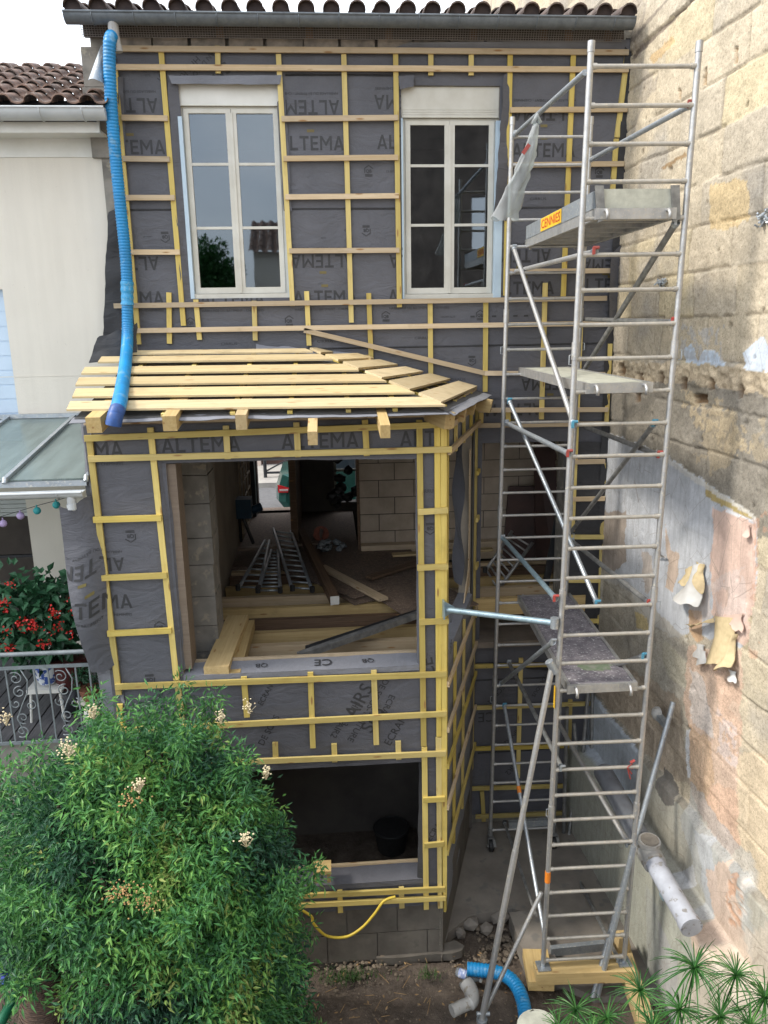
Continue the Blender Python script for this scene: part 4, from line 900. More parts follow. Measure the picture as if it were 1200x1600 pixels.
for z in (-6.5,6.0):
    vv+=[(XW(1.5)-.0,1.5,z),(4.0,1.5,z),(4.0,14.6,z),(XW(14.6),14.6,z)]
colr=np.tile(np.array([.4,.33,.24,1.]),(8,1))
mb.add(vv,[(4,5,6,7),(0,1,5,4),(1,2,6,5),(2,3,7,6)],0,col=colr)
pw=mb.build('stone_wall',M['wall'],None,smooth=True); tag(pw,'tall old limestone party wall with peeling pink and pale blue paint, right of the scaffold','wall')
def flake(pts,depth,name='peeled_paint_flake',mt=None,curl=1.,off=0):
    c=[WPt(*p,off) for p in pts]
    u=np.linspace(0,1,14)[:,None,None]; v=np.linspace(0,1,16)[None,:,None]
    P=((c[0]*(1-u)+c[1]*u)*(1-v)+(c[3]*(1-u)+c[2]*u)*v).copy()
    bul=depth*.7*(np.sin(u[...,0]*math.pi*.9+.2)*(.35+.65*v[...,0])+curl*.6*v[...,0]**3)
    P[...,0]-=bul+.02; P[...,1]+=.05*curl*np.sin(v[...,0]*5)*(u[...,0]-.5)+(fbm(P[...,1]*20,P[...,2]*20,2)-.5)*.03; P[...,2]+=(fbm(P[...,1]*18+5,P[...,2]*9,2)-.5)*.05*v[...,0]
    mb=MB(); mb.grid(P,0); mb.grid(P-V(.006,0,0),1,flip=True); return mb.build(name,mt,pw,smooth=True)
kr=simple('flake_back',(.58,.46,.27),(.48,.38,.22),20,.8); wf=simple('flake_white',(.60,.59,.57),(.52,.50,.47),9,.7)
pk=simple('flake_pink',(.62,.46,.38),(.55,.40,.33),9,.7)
flake([(1087,885),(1105,878),(1106,945),(1072,935)],.13,mt=[wf,wf],curl=1.2)
flake([(1075,890),(1092,882),(1090,912),(1072,912)],.07,mt=[kr,kr])
flake([(1092,876),(1106,882),(1107,925),(1100,900)],.09,mt=[kr,kr])
flake([(1122,962),(1156,966),(1154,1035),(1116,1040)],.10,mt=[kr,kr],curl=.8)
flake([(1150,992),(1158,990),(1156,1040),(1136,1050)],.12,mt=[kr,kr])
flake([(1083,980),(1122,965),(1122,972),(1084,978)],.08,mt=[kr,kr])
flake([(1096,1012),(1108,1018),(1110,1035),(1098,1040)],.05,mt=[pk,wf])
flake([(1092,1005),(1106,1008),(1104,1030),(1092,1025)],.04,mt=[wf,wf])
flake([(1032,872),(1044,870),(1044,872),(1036,858)],.04,mt=[wf,wf])
flake([(1170,818),(1178,820),(1176,836),(1172,834)],.04,mt=[pk,pk])
flake([(1120,965),(1166,958),(1165,990),(1150,975)],.03,mt=[pk,pk])
flake([(1142,1045),(1156,1050),(1155,1068),(1148,1062)],.04,mt=[wf,wf])
# soil pipe with capped tee
pA=WPt(1012,1330,.42);pB=WPt(1081,1450,.43)
t=thing('drain_pipe',tuple(pA),'grey drain pipe with capped branch running down along the foot of the stone wall','pipe')
dd=unit(pB-pA); pB=pA+dd*np.linalg.norm(pB-pA)
mb=MB(); mb.tube([pA+dd*.12,pB],.088,28,caps=False); mb.tube([pB-dd*.07,pB],.095,28,caps=False); mb.tube([pB,pB+dd*.001,pB-dd*.03],[.095,.082,.080],28,caps=False); mb.build('pipe',M['pvcl'],t,smooth=True,auto=40)
mb=MB(); mb.tube([pB-dd*.03,pB-dd*.022],.082,24); mb.build('cement_plug',M['cement'],t)
mb=MB(); mb.tube([pA-dd*.10,pA+dd*.16],.105,24); mb.tube([pA-V(0,0,.02),pA+V(0,-.02,.12)],.088,24); mb.tube([pA+V(0,-.017,.09),pA+V(0,-.022,.135)],.098,24); mb.build('tee',M['pvc'],t,smooth=True,auto=40)
mb=MB(); mb.tube([pA+V(0,-.022,.134),pA+V(0,-.023,.146)],.08,20); mb.build('cap',M['cement'],t)
q=WPt(942,1205,.42); mb=MB(); mb.tube([pA-dd*.09,q],.10,24); mb.build('upper_pipe',M['pvcd'],t,smooth=True,auto=40)
mb=MB(); q=pA+dd*.34; mb.box((q[0]-.02,q[1]-.05,q[2]-.18),(q[0]+.11,q[1]+.03,q[2]-.06)); mb.build('prop_block',M['lblue'],t)
# round wall bracket
c=WPt(1030,1115,.07); t=thing('wall_bracket',tuple(c),'round galvanised bracket fixed to the stone wall beside the leaning tube','bracket')
mb=MB(); mb.tube([c,c+V(-.03,0,0),c+V(-.055,0,0),c+V(-.075,0,0)],[.07,.07,.055,.01],20); mb.build('cap',M['pvc'],t,smooth=True,auto=50)
mb=MB(); mb.box((c[0]-.05,c[1]-.22,c[2]-.035),(c[0]+.01,c[1]-.05,c[2]+.02)); mb.build('arm',M['galv'],t)
# metallic bird-nest like foam blobs
c=WPt(1037,442,.0); mb=MB()
for k in range(26): p=c+V(-.02*random.random(),random.uniform(-.09,.09),random.uniform(-.05,.05)); mb.tube([p,p+V(-.03,random.uniform(-.03,.03),random.uniform(-.03,.03))],.008,5)
tag(mb.build('wire_knot',M['galv'],None),'small knot of grey wire stuck to the upper stone wall','wire')
c=WPt(1198,340,.0); mb=MB()
for k in range(24): p=c+V(-.02*random.random(),random.uniform(-.07,.07),random.uniform(-.06,.06)); mb.tube([p,p+V(-.03,random.uniform(-.03,.03),random.uniform(-.03,.03))],.008,5)
tag(mb.build('wire_knot',M['galv'],None),'second knot of grey wire at the right edge, high on the stone wall','wire')
# ================================================================== SCAFFOLD TOWER
NY,FYs=5.81,7.91; NX,FX=1.898,1.845; Z1=1.9556; LEAN=-.0094; ax=V(math.cos(-.0252),math.sin(-.0252),0)
def npt(z,side=0.,near=True): 
    b=V(NX if near else FX,NY if near else FYs,0); return b+V(LEAN*(Z1-z),0,z)+ax*.763*side
rz=lambda i:Z1-.25*i
sc=thing('scaffold_tower',(2.25,6.8,GZ),'tall narrow aluminium scaffold tower of ladder frames between the house and the stone wall','scaffold')
zT=aY(918,64,NY)[2]; zTf=aY(802,183,FYs)[2]
for near in (True,False):
    mb=MB(); top=zT if near else zTf; bot=-5.80 if near else -5.98
    for s in (0,1):
        mb.tube([npt(top,s,near),npt(bot,s,near)],.0225,14)
        mb.tube([npt(top,s,near),npt(top-.07,s,near)],.026,14)
        for i in ((8.5,16.4,24.4) if near else (7.4,15.6,23.5)): mb.tube([npt(rz(i),s,near),npt(rz(i)-.13,s,near)],.0285,14)
    fr=mb.build('end_frame',M['alu'],sc,smooth=True,auto=40)
    for i in range(1,32 if near else 32):
        if i==31: z=-5.78 if near else -5.93
        else: z=rz(i)
        q=MB(); q.tube([npt(z,0.03,near),npt(z,.97,near)],.0160 if near else .0145,12)
        for a,b in ((.02,.06),(.94,.98)): q.tube([npt(z,a,near),npt(z,b,near)],.021,10)
        q.build('rung',M['rung' if near else 'alu'],fr,smooth=True,auto=40)
    q=MB()
    for s,i in ((0,9.0),(1,8.9),(1,17),(0,24.6)):
        p=npt(rz(i),s,near); q.tube([p+V(-.03 if s==0 else .03,-.02,.03),p+V(-.05 if s==0 else .05,-.02,.03),p+V(-.05 if s==0 else .05,-.02,-.04),p+V(-.03 if s==0 else .03,-.02,-.04)],.004,6)
    q.build('lock_pin',M['galv'],fr)
def brace(a,Ya,b,Yb,r=.021,mt='alu',ca=None,cb=None,name='brace'):
    pa=aY(*a,Ya) if not isinstance(a,np.ndarray) else a; pb=aY(*b,Yb) if not isinstance(b,np.ndarray) else b
    mb=MB().tube([pa,pb],r,12); o=mb.build(name,M[mt],sc,smooth=True,auto=40); d=unit(pb-pa)
    for p,c,s in ((pa,ca,1),(pb,cb,-1)):
        if c:
            q=MB(); q.tube([p,p+d*s*.035],r*1.25,10); q.build('collar',M['galv'],o,smooth=True,auto=40); q=MB(); q.tube([p+V(-.018,-.012,.026),p+V(.024,-.012,.026)],.012,8); q.beam(p+V(-.016,-.018,.03),p+V(-.016,-.018,-.022),.012,.02); q.build('clamp',M[c],o,smooth=True,auto=40)
    return o
n_,f_=NY,FYs
brace((914,113),n_,(805,210),f_,.021,'galv',None,'galv'); brace((1078,165),n_,(922,250),f_,.021,'galv','rustred','galv'); brace((1057,347),n_,(913,578),f_,.024,'steel','galv',None)
brace((803,388),f_,(897,664),n_-.04,.021,'alu','galv','bluec'); brace((806,424),f_,(930,393),n_-.02,.021,'alu',None,'rustred'); brace((915,499),f_,(1052,503),n_,.021,'steel',None,'rustred')
brace((796,627),f_-.05,(933,943),n_+.02,.021,'galv','bluec','bluec'); brace((791,661),f_,(889,709),n_-.03,.023,'galv','galv','rustred'); brace((915,667),f_,(1030,711),n_,.022,'steel',None,'rustred')
brace((1022,662),n_+.03,(893,830),f_,.021,'steel','bluec',None); brace((893,845),f_,(1014,942),n_,.023,'steel','galv','rustred'); brace((785,840),f_,(868,935),n_-.02,.023,'lblue','galv','rustred')
brace((783,1068),f_,(864,1003),n_,.022,'galv','galv','galv'); brace((795,1035),f_,(878,1200),n_,.021,'steel','galv','galv'); brace((868,1122),f_-.4,(981,1318),n_,.024,'alu','galv','galv')
brace((886,1338),f_,(966,1498),n_,.020,'steel','galv','galv'); brace((945,1045),n_+.45,(1006,1025),n_,.022,'steel',None,'bluec')
brace((788,1102),f_-.1,(851,1462),n_+.05,.020,'galv','bluec',None); brace((788,1285),f_,(838,1430),n_+.35,.016,'steel','black',None)
p0=aY(808,1238,7.2); 
mb=MB(); a=aY(788,1102,f_-.1); b=aY(851,1462,n_+.05); mb.tube([a*.60+b*.40,a*.57+b*.43],.0225,12); mb.build('orange_band',M['orange'],sc)
for px,py,h in ((853,1378,.11),): 
    c=npt(aY(px,py,NY)[2],0); mb=MB(); mb.tube([c,c+V(0,0,h)],.0265,12); mb.build('orange_band',M['orange'],sc)
c=npt(aY(868,1105,NY)[2],0); mb=MB(); mb.beam(c+V(-.026,-.01,-.0),c+V(-.026,-.01,.20),.004,.03,(0,1,0)); mb.build('yellow_label',M['stick'],sc)
# outrigger on the left
ft=aZ(753,1592,-6.13)
brace((862,1038),NY-.05,ft,None,.027,'alu','galv',None,'outrigger') if False else None
o1=MB(); T0=aY(863,1040,NY-.06); o1.tube([T0,T0*.45+ft*.55],.0245,14); o1.tube([T0*.5+ft*.5,ft],.0285,14); st=o1.build('outrigger',M['alu'],sc,smooth=True,auto=40)
q=MB(); q.tube([aY(846,1394,NY-.03),ft+V(.03,.02,.06)],.020,12); q.build('outrigger_strut',M['alu'],st,smooth=True,auto=40)
q=MB(); q.tube([ft+V(-.05,0,.06),ft+V(.07,0,.05)],.018,10); q.tube([ft+V(0,0,0),ft+V(0,0,-.03)],.05,14); q.tube([T0+V(-.03,0,.04),T0+V(.03,0,-.06)],.036,12); q.build('clamp',M['galv'],st,smooth=True,auto=40)
# castors under the far frame
for s in (0,1):
    c=npt(-6.0,s,False); mb=MB(); w=c+V(0,-.03,-.115)
    mb.tube([w+V(-.022,0,0),w+V(.022,0,0)],.075,24); cw=mb.build('castor_wheel',M['black'],sc,smooth=True,auto=40)
    q=MB(); q.tube([c+V(0,0,.10),c+V(0,0,-.02)],.032,12); q.box(w+V(-.036,-.03,-.01),w+V(-.028,.03,.13)); q.box(w+V(.028,-.03,-.01),w+V(.036,.03,.13)); q.box(w+V(-.036,-.04,.11),w+V(.036,.04,.13)); q.tube([w+V(-.045,0,0),w+V(.045,0,0)],.018,10); q.beam(w+V(.03,-.04,.10),w+V(.03,-.12,.06),.03,.012); q.build('castor_fork',M['steel'],cw,smooth=True,auto=40)
# feet of the near frame
mb=MB()
for s in (0,1): c=npt(-5.8,s); mb.tube([c,c+V(0,0,-.04)],.02,10); mb.beam(c+V(-.06,0,-.045),c+V(.06,0,-.045),.12,.01)
mb.build('base_plate',M['galv'],sc)
mb=MB(); a=aY(860,1486,NY+.35); b=aY(945,1477,NY+.35); mb.beam(a,b,.05,.09); mb.build('base_rail',M['galv'],sc); mb=MB(); a=aY(795,1288,f_+.0); b=aY(868,1283,f_); mb.beam(a,b,.05,.08); mb.build('base_rail',M['galv'],sc)
q=MB(); c=aY(988,1193,NY-.02)
for k in range(3): q.tube([c,c+V(random.uniform(-.05,.0),-.01,-.03),c+V(random.uniform(-.09,.03),0,-.05-.05*k)],.006,6)
q.tube([c+V(-.02,0,.01),c+V(.02,0,.03)],.012,6); q.build('red_tie',M['rustred'],sc)
# platforms
def platform(i,pl,pr,label,toe=False,topmt='alu',fl=None,inset=0):
    z=rz(i)+.02; xl=aY(pl,600,NY)[0]; 
    def at(px,y): 
        A=aY(px,y,NY); return A[0]
    yy={5:342,10:608,20:1073}[i]; x0=at(pl,yy); x1=at(pr,yy); y0,y1=NY-.05,FYs+.05; sh=(FX-NX)
    if fl is not None: sh=aY(fl,{5:385,10:577,20:937}[i],FYs)[0]-x0
    base=thing('scaffold_platform',(x0+.28,(y0+y1)/2,z),label,'platform','platforms hooked on the scaffold rungs')
    def q(x,y,zz): return V(x+sh*(y-y0)/(y1-y0),y,zz)
    def slab(xa,xb,ya,yb,za,zb): 
        v=[q(xa,ya,za),q(xb,ya,za),q(xb,yb,za),q(xa,yb,za),q(xa,ya,zb),q(xb,ya,zb),q(xb,yb,zb),q(xa,yb,zb)]
        return v,[(0,3,2,1),(4,5,6,7),(0,1,5,4),(1,2,6,5),(2,3,7,6),(3,0,4,7)]
    mb=MB(); mb.add(*slab(x0+.03,x1-.03,y0+.03,y1-.03,z+.028,z+.042)); mb.build('deck_board',M[topmt],base)
    mb=MB()
    for a,b in ((x0,x0+.029),(x1-.029,x1)): mb.add(*slab(a,b,y0,y1,z-.03,z+.048))
    for a,b in ((y0,y0+.029),(y1-.029,y1)): mb.add(*slab(x0+.0295,x1-.0295,a,b,z-.028,z+.046))
    for k in np.linspace(.12,.88,6): yk=y0+(y1-y0)*k; mb.add(*slab(x0+.0295,x1-.0295,yk,yk+.035,z-.022,z+.027))
    mb.build('side_rails',M['alu'],base)
    for a in (x0+.07,x1-.07):
        for y,s in ((y0,-1),(y1,1)):
            m2=MB(); m2.tube([q(a,y+s*.0,z+.03),q(a,y+s*.03,z+.03),q(a,y+s*.055,z+.005),q(a,y+s*.055,z-.04)],.014,8); m2.build('hook',M['alu'],base,smooth=True)
    if toe:
        h=.17; mb=MB(); mb.add(*slab(x0-.004,x0+.016,y0+.05,y1-.05,z+.049,z+h)); s=mb.build('toe_board',M['galv'],base)
        mb=MB(); mb.add(*slab(x0+.03,x1-.03,y0+.03,y0+.05,z+.049,z+h+.01)); mb.build('toe_board',M['planter'],base)
        mb=MB(); mb.add(*slab(x0+.03,x1-.03,y1-.05,y1-.03,z+.049,z+h)); mb.build('toe_board',M['planter'],base)
        mb=MB(); mb.add(*slab(x1-.02,x1,y0+.05,y1-.05,z+.049,z+h)); mb.build('toe_board',M['planter'],base)
        for a in (x0-.01,x1-.05):
            mb=MB(); mb.prism([q(a,y0+.025,z+h+.03),q(a+.06,y0+.025,z+h+.03),q(a+.085,y0+.025,z-.03),q(a+.03,y0+.025,z-.05)],(0,-.02,0)); mb.build('corner_bracket',M['steel'],base)
        ya=aP(878,350,q(x0,y0,z),unit(V(2.1,-sh,0)))[1]; yb=aP(846,358,q(x0,y0,z),unit(V(2.1,-sh,0)))[1]
        ya,yb=min(ya,yb),max(ya,yb)
        mb=MB(); w=lambda y,zz:q(x0-.007,y,zz); mb.add([w(ya,z+.055),w(yb,z+.055),w(yb,z+h-.004),w(ya,z+h-.004)],[(0,1,2,3)],0)
        ex=unit(w(ya,0)-w(yb,0)); put(mb,'CENNIES',(w((ya+yb)/2,z+.112)+V(-.002,0,0)),ex,EZ,.075,0,(yb-ya)*.9,.006,1)
        mb.build('sticker',[M['stick'],M['stickr']],s)
    return base
platform(5,927,1052,'topmost scaffold platform with toe boards and yellow sticker on its side',True,'alu',822)
platform(10,913,1016,'middle scaffold platform, pale worn deck without toe boards',False,'planter',812)
p3=platform(20,884,992,'lowest scaffold platform, dark plaster splashed plywood deck with a green stain',False,'deck',810)
a=aZ(930,1040,rz(20)+.064); mb=MB(); pts=[]
for k in range(22): t=k/22*2*math.pi; r=1+.35*(random.random()-.5); pts.append(a+V(.15*r*math.cos(t),.11*r*math.sin(t),0))
mb.add(pts,[tuple(range(22))]); mb.build('green_stain',simple('green_stain',(.12,.17,.10),(.22,.23,.19),26,.6,bs=0),p3)
q=MB(); c=aP(838,1000,V(1.8,6.9,0),V(1,.02,0)); 
# tie tube to the extension
a=aY(694,952,BY-.08); b=aY(872,974,NY-.03); d=unit(b-a)
t=thing('tie_tube',tuple(a),'pale blue perforated tube tying the scaffold to the corner of the extension','tube')
mb=MB(); mb.tube([a,b],.026,16); mb.build('tube',M['lblue'],t,smooth=True,auto=40)
mb=MB(); mb.beam(a+V(-.005,0,-.08),a+V(-.005,0,.08),.10,.012,(1,0,0)); mb.prism([a+V(0,-.004,.075),a+V(.09,-.004,.02),a+V(.09,-.004,-.02),a+V(0,-.004,-.075)],(0,.008,0)); mb.build('flange',M['lblue'],t)
mb=MB()
for k in np.arange(.15,.95,.042): p=a+d*np.linalg.norm(b-a)*k; mb.tube([p+V(0,-.0245,.006),p+V(0,-.0268,.006)],.0065,8)
mb.build('adjustment_holes',M['black'],t)
mb=MB(); mb.tube([b+V(-.03,0,-.04),b+V(-.03,0,.05)],.035,12); mb.build('coupler',M['galv'],t,smooth=True,auto=40)
# leaning galvanised tubes at the right
g0=aZ(926,1558,-6.15); g1=WPt(1052,1097,.10)
mb=MB(); mb.tube([g0,g1],.0245,16); o=mb.build('scaffold_tube',M['galv'],None,smooth=True,auto=40); tag(o,'long galvanised tube leaning against the stone wall, reaching up to the round bracket','tube','galvanised tubes leaning on the right')
g0=aZ(934,1556,-6.15); g1=aY(990,1322,NY-.06)
mb=MB(); mb.tube([g0,g1],.0245,16); o=mb.build('scaffold_tube',M['galv'],None,smooth=True,auto=40); tag(o,'shorter galvanised tube beside the long one, its top at the scaffold frame','tube','galvanised tubes leaning on the right')
# bundle of props standing behind the tower
for k,(a,b,ya,yb,l) in enumerate([((919,1082),(897,1345),8.25,8.0,'leftmost'),((926,1082),(921,1350),8.28,8.05,'second'),((886,1105),(880,1330),8.2,8.1,'third'),((897,1130),(918,1372),8.2,7.85,'crossing'),((898,1225),(885,1340),8.25,8.0,'short')]):
    mb=MB(); p,q=aY(*a,ya),aY(*b,yb); mb.tube([p,q],.024 if k<3 else .02,12); mb.tube([q,q+V(0,0,-.02)],.04,12); o=mb.build('steel_prop',M['steel'],None,smooth=True,auto=40)
    tag(o,['steel prop leaning right behind the scaffold, by the stone wall corner','upright steel prop nearest the stone wall behind the scaffold','grey steel prop right behind the far ladder frame','steel prop slanting down to the right across the others','short steel prop low behind the far castor'][k],'prop','steel props stored behind the scaffold')
# timber sleepers under the tower
def sleeper(a,b,w,h,mt,label):
    mb=MB().beam(a,b,w,h); o=mb.build('timber_block',M[mt],None); tag(o,label,'timber','timbers under the scaffold'); return o
z=-5.855
a=(aZ(826,1522,z)+aZ(846,1503,z))/2; b=(aZ(997,1519,z)+aZ(986,1497,z))/2; sleeper(a-EZ*.06,b-EZ*.06,.15,.12,'yel2','long yellow timber across the front, carrying the near scaffold feet')
z=-5.98; a=aZ(836,1484,z); b=aZ(846,1536,z); sleeper(a-EZ*.04+V(-.0,0,.0),b-EZ*.04,.24,.10,'yel2','wide yellow timber under the left foot of the scaffold')
a=aZ(965,1462,z); b=aZ(1012,1600,z); sleeper(a-EZ*.04+V(.0,0,0),b-EZ*.04,.16,.10,'yel2','yellow timber running along the wall under the right scaffold foot')
mb=MB(); a=aZ(838,1475,-6.04); mb.beam(a+V(-.02,.45,-.1),a+V(.0,-.32,-.1),.30,.19); tag(mb.build('concrete_lump',M['conc'],None),'broken concrete lump under the left timber','concrete')
mb=MB(); a=aY(975,1478,NY+.2); mb.prism([a+V(-.06,0,-.10),a+V(.05,0,-.10),a+V(.07,0,-.02),a+V(.04,0,.09),a+V(-.05,0,.09)],(0,.10,0)); tag(mb.build('timber_offcut',M['yel2'],None),'small yellow offcut upright beside the right scaffold foot','offcut')
# plastic bag hanging from the top brace
t0=aY(838,192,6.55); t1=aY(792,342,6.75); P=[]
for v in np.linspace(0,1,40):
    c=t0*(1-v)+t1*v+V(.02*math.sin(v*5),0,0); w=.022+.058*min(1,v*1.6)+(.01 if v>.8 else 0); row=[]
    for u in np.linspace(0,2*math.pi,25)[:-1]:
        k=1+.35*(vn(u*2.2+3,v*9)-.5)*2; row.append(c+V(math.cos(u)*w*k,math.sin(u)*.028*k,0)*(1 if v>.0 else .2)+V(0,0,.02*math.sin(u*3+v*4)*v))
    row.append(row[0]); P.append(row)
P=np.array(P); t=thing('plastic_bag',tuple(t1),'crumpled translucent plastic bag hanging from the top left scaffold brace','bag')
mb=MB(); mb.grid(P); mb.tube([t0+V(-.03,0,-.01),t0+V(.0,-.02,.05),t0+V(.03,0,.0)],.02,8); mb.build('film',M['bag'],t,smooth=True)
mb=MB(); c=t0*.72+t1*.28; mb.beam(c+V(-.05,-.045,-.03),c+V(.0,-.045,.04),.004,.03,(1,0,0)); mb.build('red_print',M['rustred'],t)
# blue hose from the outlet down over the extension roof
def smooth_path(pts,n):
    pts=np.array(pts); K=len(pts); out=[]
    for i in range(K-1):
        p0=pts[max(i-1,0)];p1=pts[i];p2=pts[i+1];p3=pts[min(i+2,K-1)]
        for t in np.linspace(0,1,n,endpoint=False):
            out.append(.5*((2*p1)+(-p0+p2)*t+(2*p0-5*p1+4*p2-p3)*t*t+(-p0+3*p1-3*p2+p3)*t**3))
    out.append(pts[-1]); return np.array(out)
def resample(p,step):
    d=np.r_[0,np.cumsum(np.linalg.norm(np.diff(p,axis=0),axis=1))]; s=np.arange(0,d[-1],step); return np.stack([np.interp(s,d,p[:,k]) for k in range(3)],1)
hp=[aY(176,56,8.06),aY(172,62,7.99),aY(171,85,7.99),aY(173,150,8.03),aY(180,240,8.10),aY(189,330,8.16),aY(197,410,8.20),aY(199,470,8.20),aY(199,530,8.12),aY(196,570,7.55),aY(191,605,6.75),aY(186,632,6.10),aY(180,650,5.98),aY(177,666,5.96)]
hp=resample(smooth_path(hp,24),.0072)
t=thing('drain_hose',tuple(hp[-1]),'bright blue corrugated hose hanging from the gutter outlet down to the roof boards','hose')
mb=MB(); mb.tube(hp[:-14],.056,18,caps=False,rf=lambda L:1+.055*math.sin(L*2*math.pi/.0285)); mb.build('hose',M['hose'],t,smooth=True)
mb=MB(); mb.tube(hp[-20:],.060,18,caps=False); mb.tube(hp[-20:][::-1],.054,18,caps=False); mb.build('taped_end',M['hosed'],t,smooth=True)
mb=MB(); c=hp[int(len(hp)*.44)]; mb.tube(list(hp[int(len(hp)*.43):int(len(hp)*.475)]),.0615,18,caps=False,rf=lambda L:1+.04*math.sin(L*90)+.03*math.sin(L*31)); mb.build('kinked_sleeve',simple('scuffed_blue_plastic',(.03,.27,.52),(.20,.38,.52),40,.45,lo=.5,hi=.7),t,smooth=True)
# ================================================================== NEIGHBOUR
nb=thing('neighbour_house',(-4.0,8.6,GZ),'cream rendered neighbouring house on the left with tiled roof and white gutter','house')
NYW=8.43; NXR=aY(166,215,NYW)[0]
OPN=(-4.9,aY(50,860,NYW)[0],-3.6,aY(20,770,NYW)[2]); SHW=(-5.0,aY(19,570,NYW)[0],aY(10,690,NYW)[2],aY(10,452,NYW)[2])
mb=MB(); wallbox(mb,-7,-1.99,GZ,aY(80,222,NYW)[2]-.02,NYW,NYW+.3,[OPN,SHW]); mb.build('wall',M['cream'],nb)
zc=aY(80,222,NYW)[2]
mb=MB(); mb.box((-7,NYW-.012,zc-.14),(-1.985,NYW-.0005,zc+.03)); mb.box((-7,NYW-.27,zc+.03),(NXR+.02,NYW+.3,zc+.05)); mb.box((-7,NYW-.30,zc+.02),(NXR+.02,NYW-.271,zc+.14)); mb.build('cornice',M['white'],nb)
mb=MB(); mb.box((SHW[0],NYW-.02,SHW[2]-.035),(SHW[1]+.02,NYW+.0,SHW[2]-.001)); mb.box((-7,NYW-.004,-.95),(-1.99,NYW+.0,-.93)); mb.box((-7,NYW-.003,-.50),(-1.99,NYW-.0005,-.493)); mb.build('sill_band',M['cream'],nb)
mb=MB(); z=SHW[2]
while z<SHW[3]: mb.box((SHW[0],NYW+.06,z),(SHW[1],NYW+.075,z+.135)); mb.box((SHW[0],NYW+.068,z+.135),(SHW[1],NYW+.075,z+.15)); z+=.15
mb.build('shutter',M['paleblue'],nb)
gz=aY(80,171,8.02)[2]
gutter(nb,-7,aY(163,180,8.02)[0]+.02,8.02,gz,.095,'whiteg','gutter',13)
mb=tiles(-7.0,-2.12,8.00,gz+.02,2.75,rad(22),.25,9,.070); mb.build('roof',M['terra'],nb,smooth=True,auto=35)
mb=MB(); mb.box((-7,8.12,gz-.08),(-2.1,8.16,gz+.10)); mb.build('eaves_board_and_shade',M['darkm'],nb)  # dark strip painted in for the shadow between tiles and gutter
mb=MB(); mb.box((-7,NYW+.15,-3.6),(OPN[1]+.01,NYW+2.6,-1.2)); 
mb=MB(); mb.box((-7,11,-6),(-2.2,11.1,2.0)); mb.box((-7,8.75,-1.3),(-2.2,11,-1.2)); mb.box((-2.25,8.75,-6),(-2.2,11,2)); mb.box((-7,8.75,-3.7),(-2.2,11,-3.6)); mb.build('dark_room',M['intd'],nb)
zs0=OPN[3]; mb=MB(); z=zs0-.27
while z<zs0: mb.box((OPN[0],NYW+.03,z),(OPN[1]+.0,NYW+.045,z+.042)); z+=.047
mb.build('roller_shutter',M['shut'],nb)
mb=MB(); mb.box((OPN[0],NYW+.16,-2.52),(OPN[1],NYW+.2,-2.49)); mb.box((OPN[0],NYW+.16,-3.6),(OPN[1],NYW+.2,-3.55)); mb.build('door_frame',M['darkm'],nb)
# glass canopy
zA=aY(135,650,NYW)[2]; YC=6.42; zB=aY(60,750,YC)[2]; xR=aY(130,750,YC)[0]
cp=thing('glass_canopy',(-3.2,7.4,zB),'sloping glass terrace canopy with grey bars between the cream house and the extension','canopy')
mb=MB(); mb.beam((-4.5,NYW-.02,zA),(-4.5,YC,zB),(.0+2*(4.5+xR)),.012,(0,0,1)); mb.build('glass_pane',M['canopy'],cp)
for x in (-2.68,-3.36,-4.04,-4.72,xR+.02): mb=MB(); mb.beam((x-.0,NYW-.02,zA+.022),(x+.02,YC-.03,zB+.022),.035,.028,(0,0,1)); mb.tube([(x+.02,YC-.03,zB+.03),(x+.02,YC-.06,zB-.01)],.02,8); mb.build('glazing_bar',M['galv'],cp)
mb=MB(); mb.box((-7,YC-.02,zB-.055),(xR+.03,YC+.03,zB-.01)); mb.box((-7,NYW-.09,zA-.0),(xR+.1,NYW-.01,zA+.04)); mb.build('edge_beam',M['galv'],cp)
gutter(cp,-7,xR+.02,YC-.09,zB-.085,.055,'whiteg','canopy_gutter',6)
x=aY(114,780,YC-.05)[0]; mb=MB(); mb.tube([(x,YC-.09,zB-.12),(x,YC-.09,zB-.22),(x+.04,YC-.04,zB-.28),(x+.06,YC+.0,zB-.42)],.036,14); mb.tube([(x,YC-.09,zB-.19),(x,YC-.09,zB-.235)],.042,14); mb.build('downpipe',M['whiteg'],cp,smooth=True,auto=50)
# garland of paper balls
cpts=[aY(-60,826,6.5),aY(5,806,6.5),aY(32,798,6.5),aY(58,790,6.5),aY(88,782,6.5),aY(109,776,6.5)]
t=thing('paper_ball_garland',tuple(cpts[0]),'string of teal and lilac paper balls hanging under the glass canopy','garland')
mb=MB(); mb.tube(cpts,.003,6); mb.build('string',M['cable'],t)
for (px,py,mm) in ((5,818,'bulbl'),(32,806,'bulbl'),(58,798,'bulbt'),(88,789,'bulbt')):
    c=aY(px,py,6.5); mb=MB(); an=np.linspace(0,math.pi,11); mb.tube([c+V(0,0,.032*math.cos(a)) for a in an],[max(.001,.032*math.sin(a)) for a in an],14); mb.tube([c+V(0,0,.03),c+V(0,0,.05)],.006,6); mb.build('paper_ball',M[mm],t,smooth=True)
# terrace deck
ZD=-3.60
t=thing('terrace_deck',(-4,7.4,ZD),'dark weathered timber terrace behind the scrolled railing','deck')
mb=MB(); x=-7
while x<-2.06: mb.beam((x+.06,YC,ZD),(x+.06,NYW,ZD),.125,.03); x+=.14
mb.build('boards',M['deckw'],t)
mb=MB(); mb.box((-7,YC,ZD-.25),(-2.06,YC+.06,ZD-.02)); mb.box((-7,YC+.02,GZ),(-2.06,YC+.2,ZD-.25)); mb.build('support_wall',M['oldw'],t)
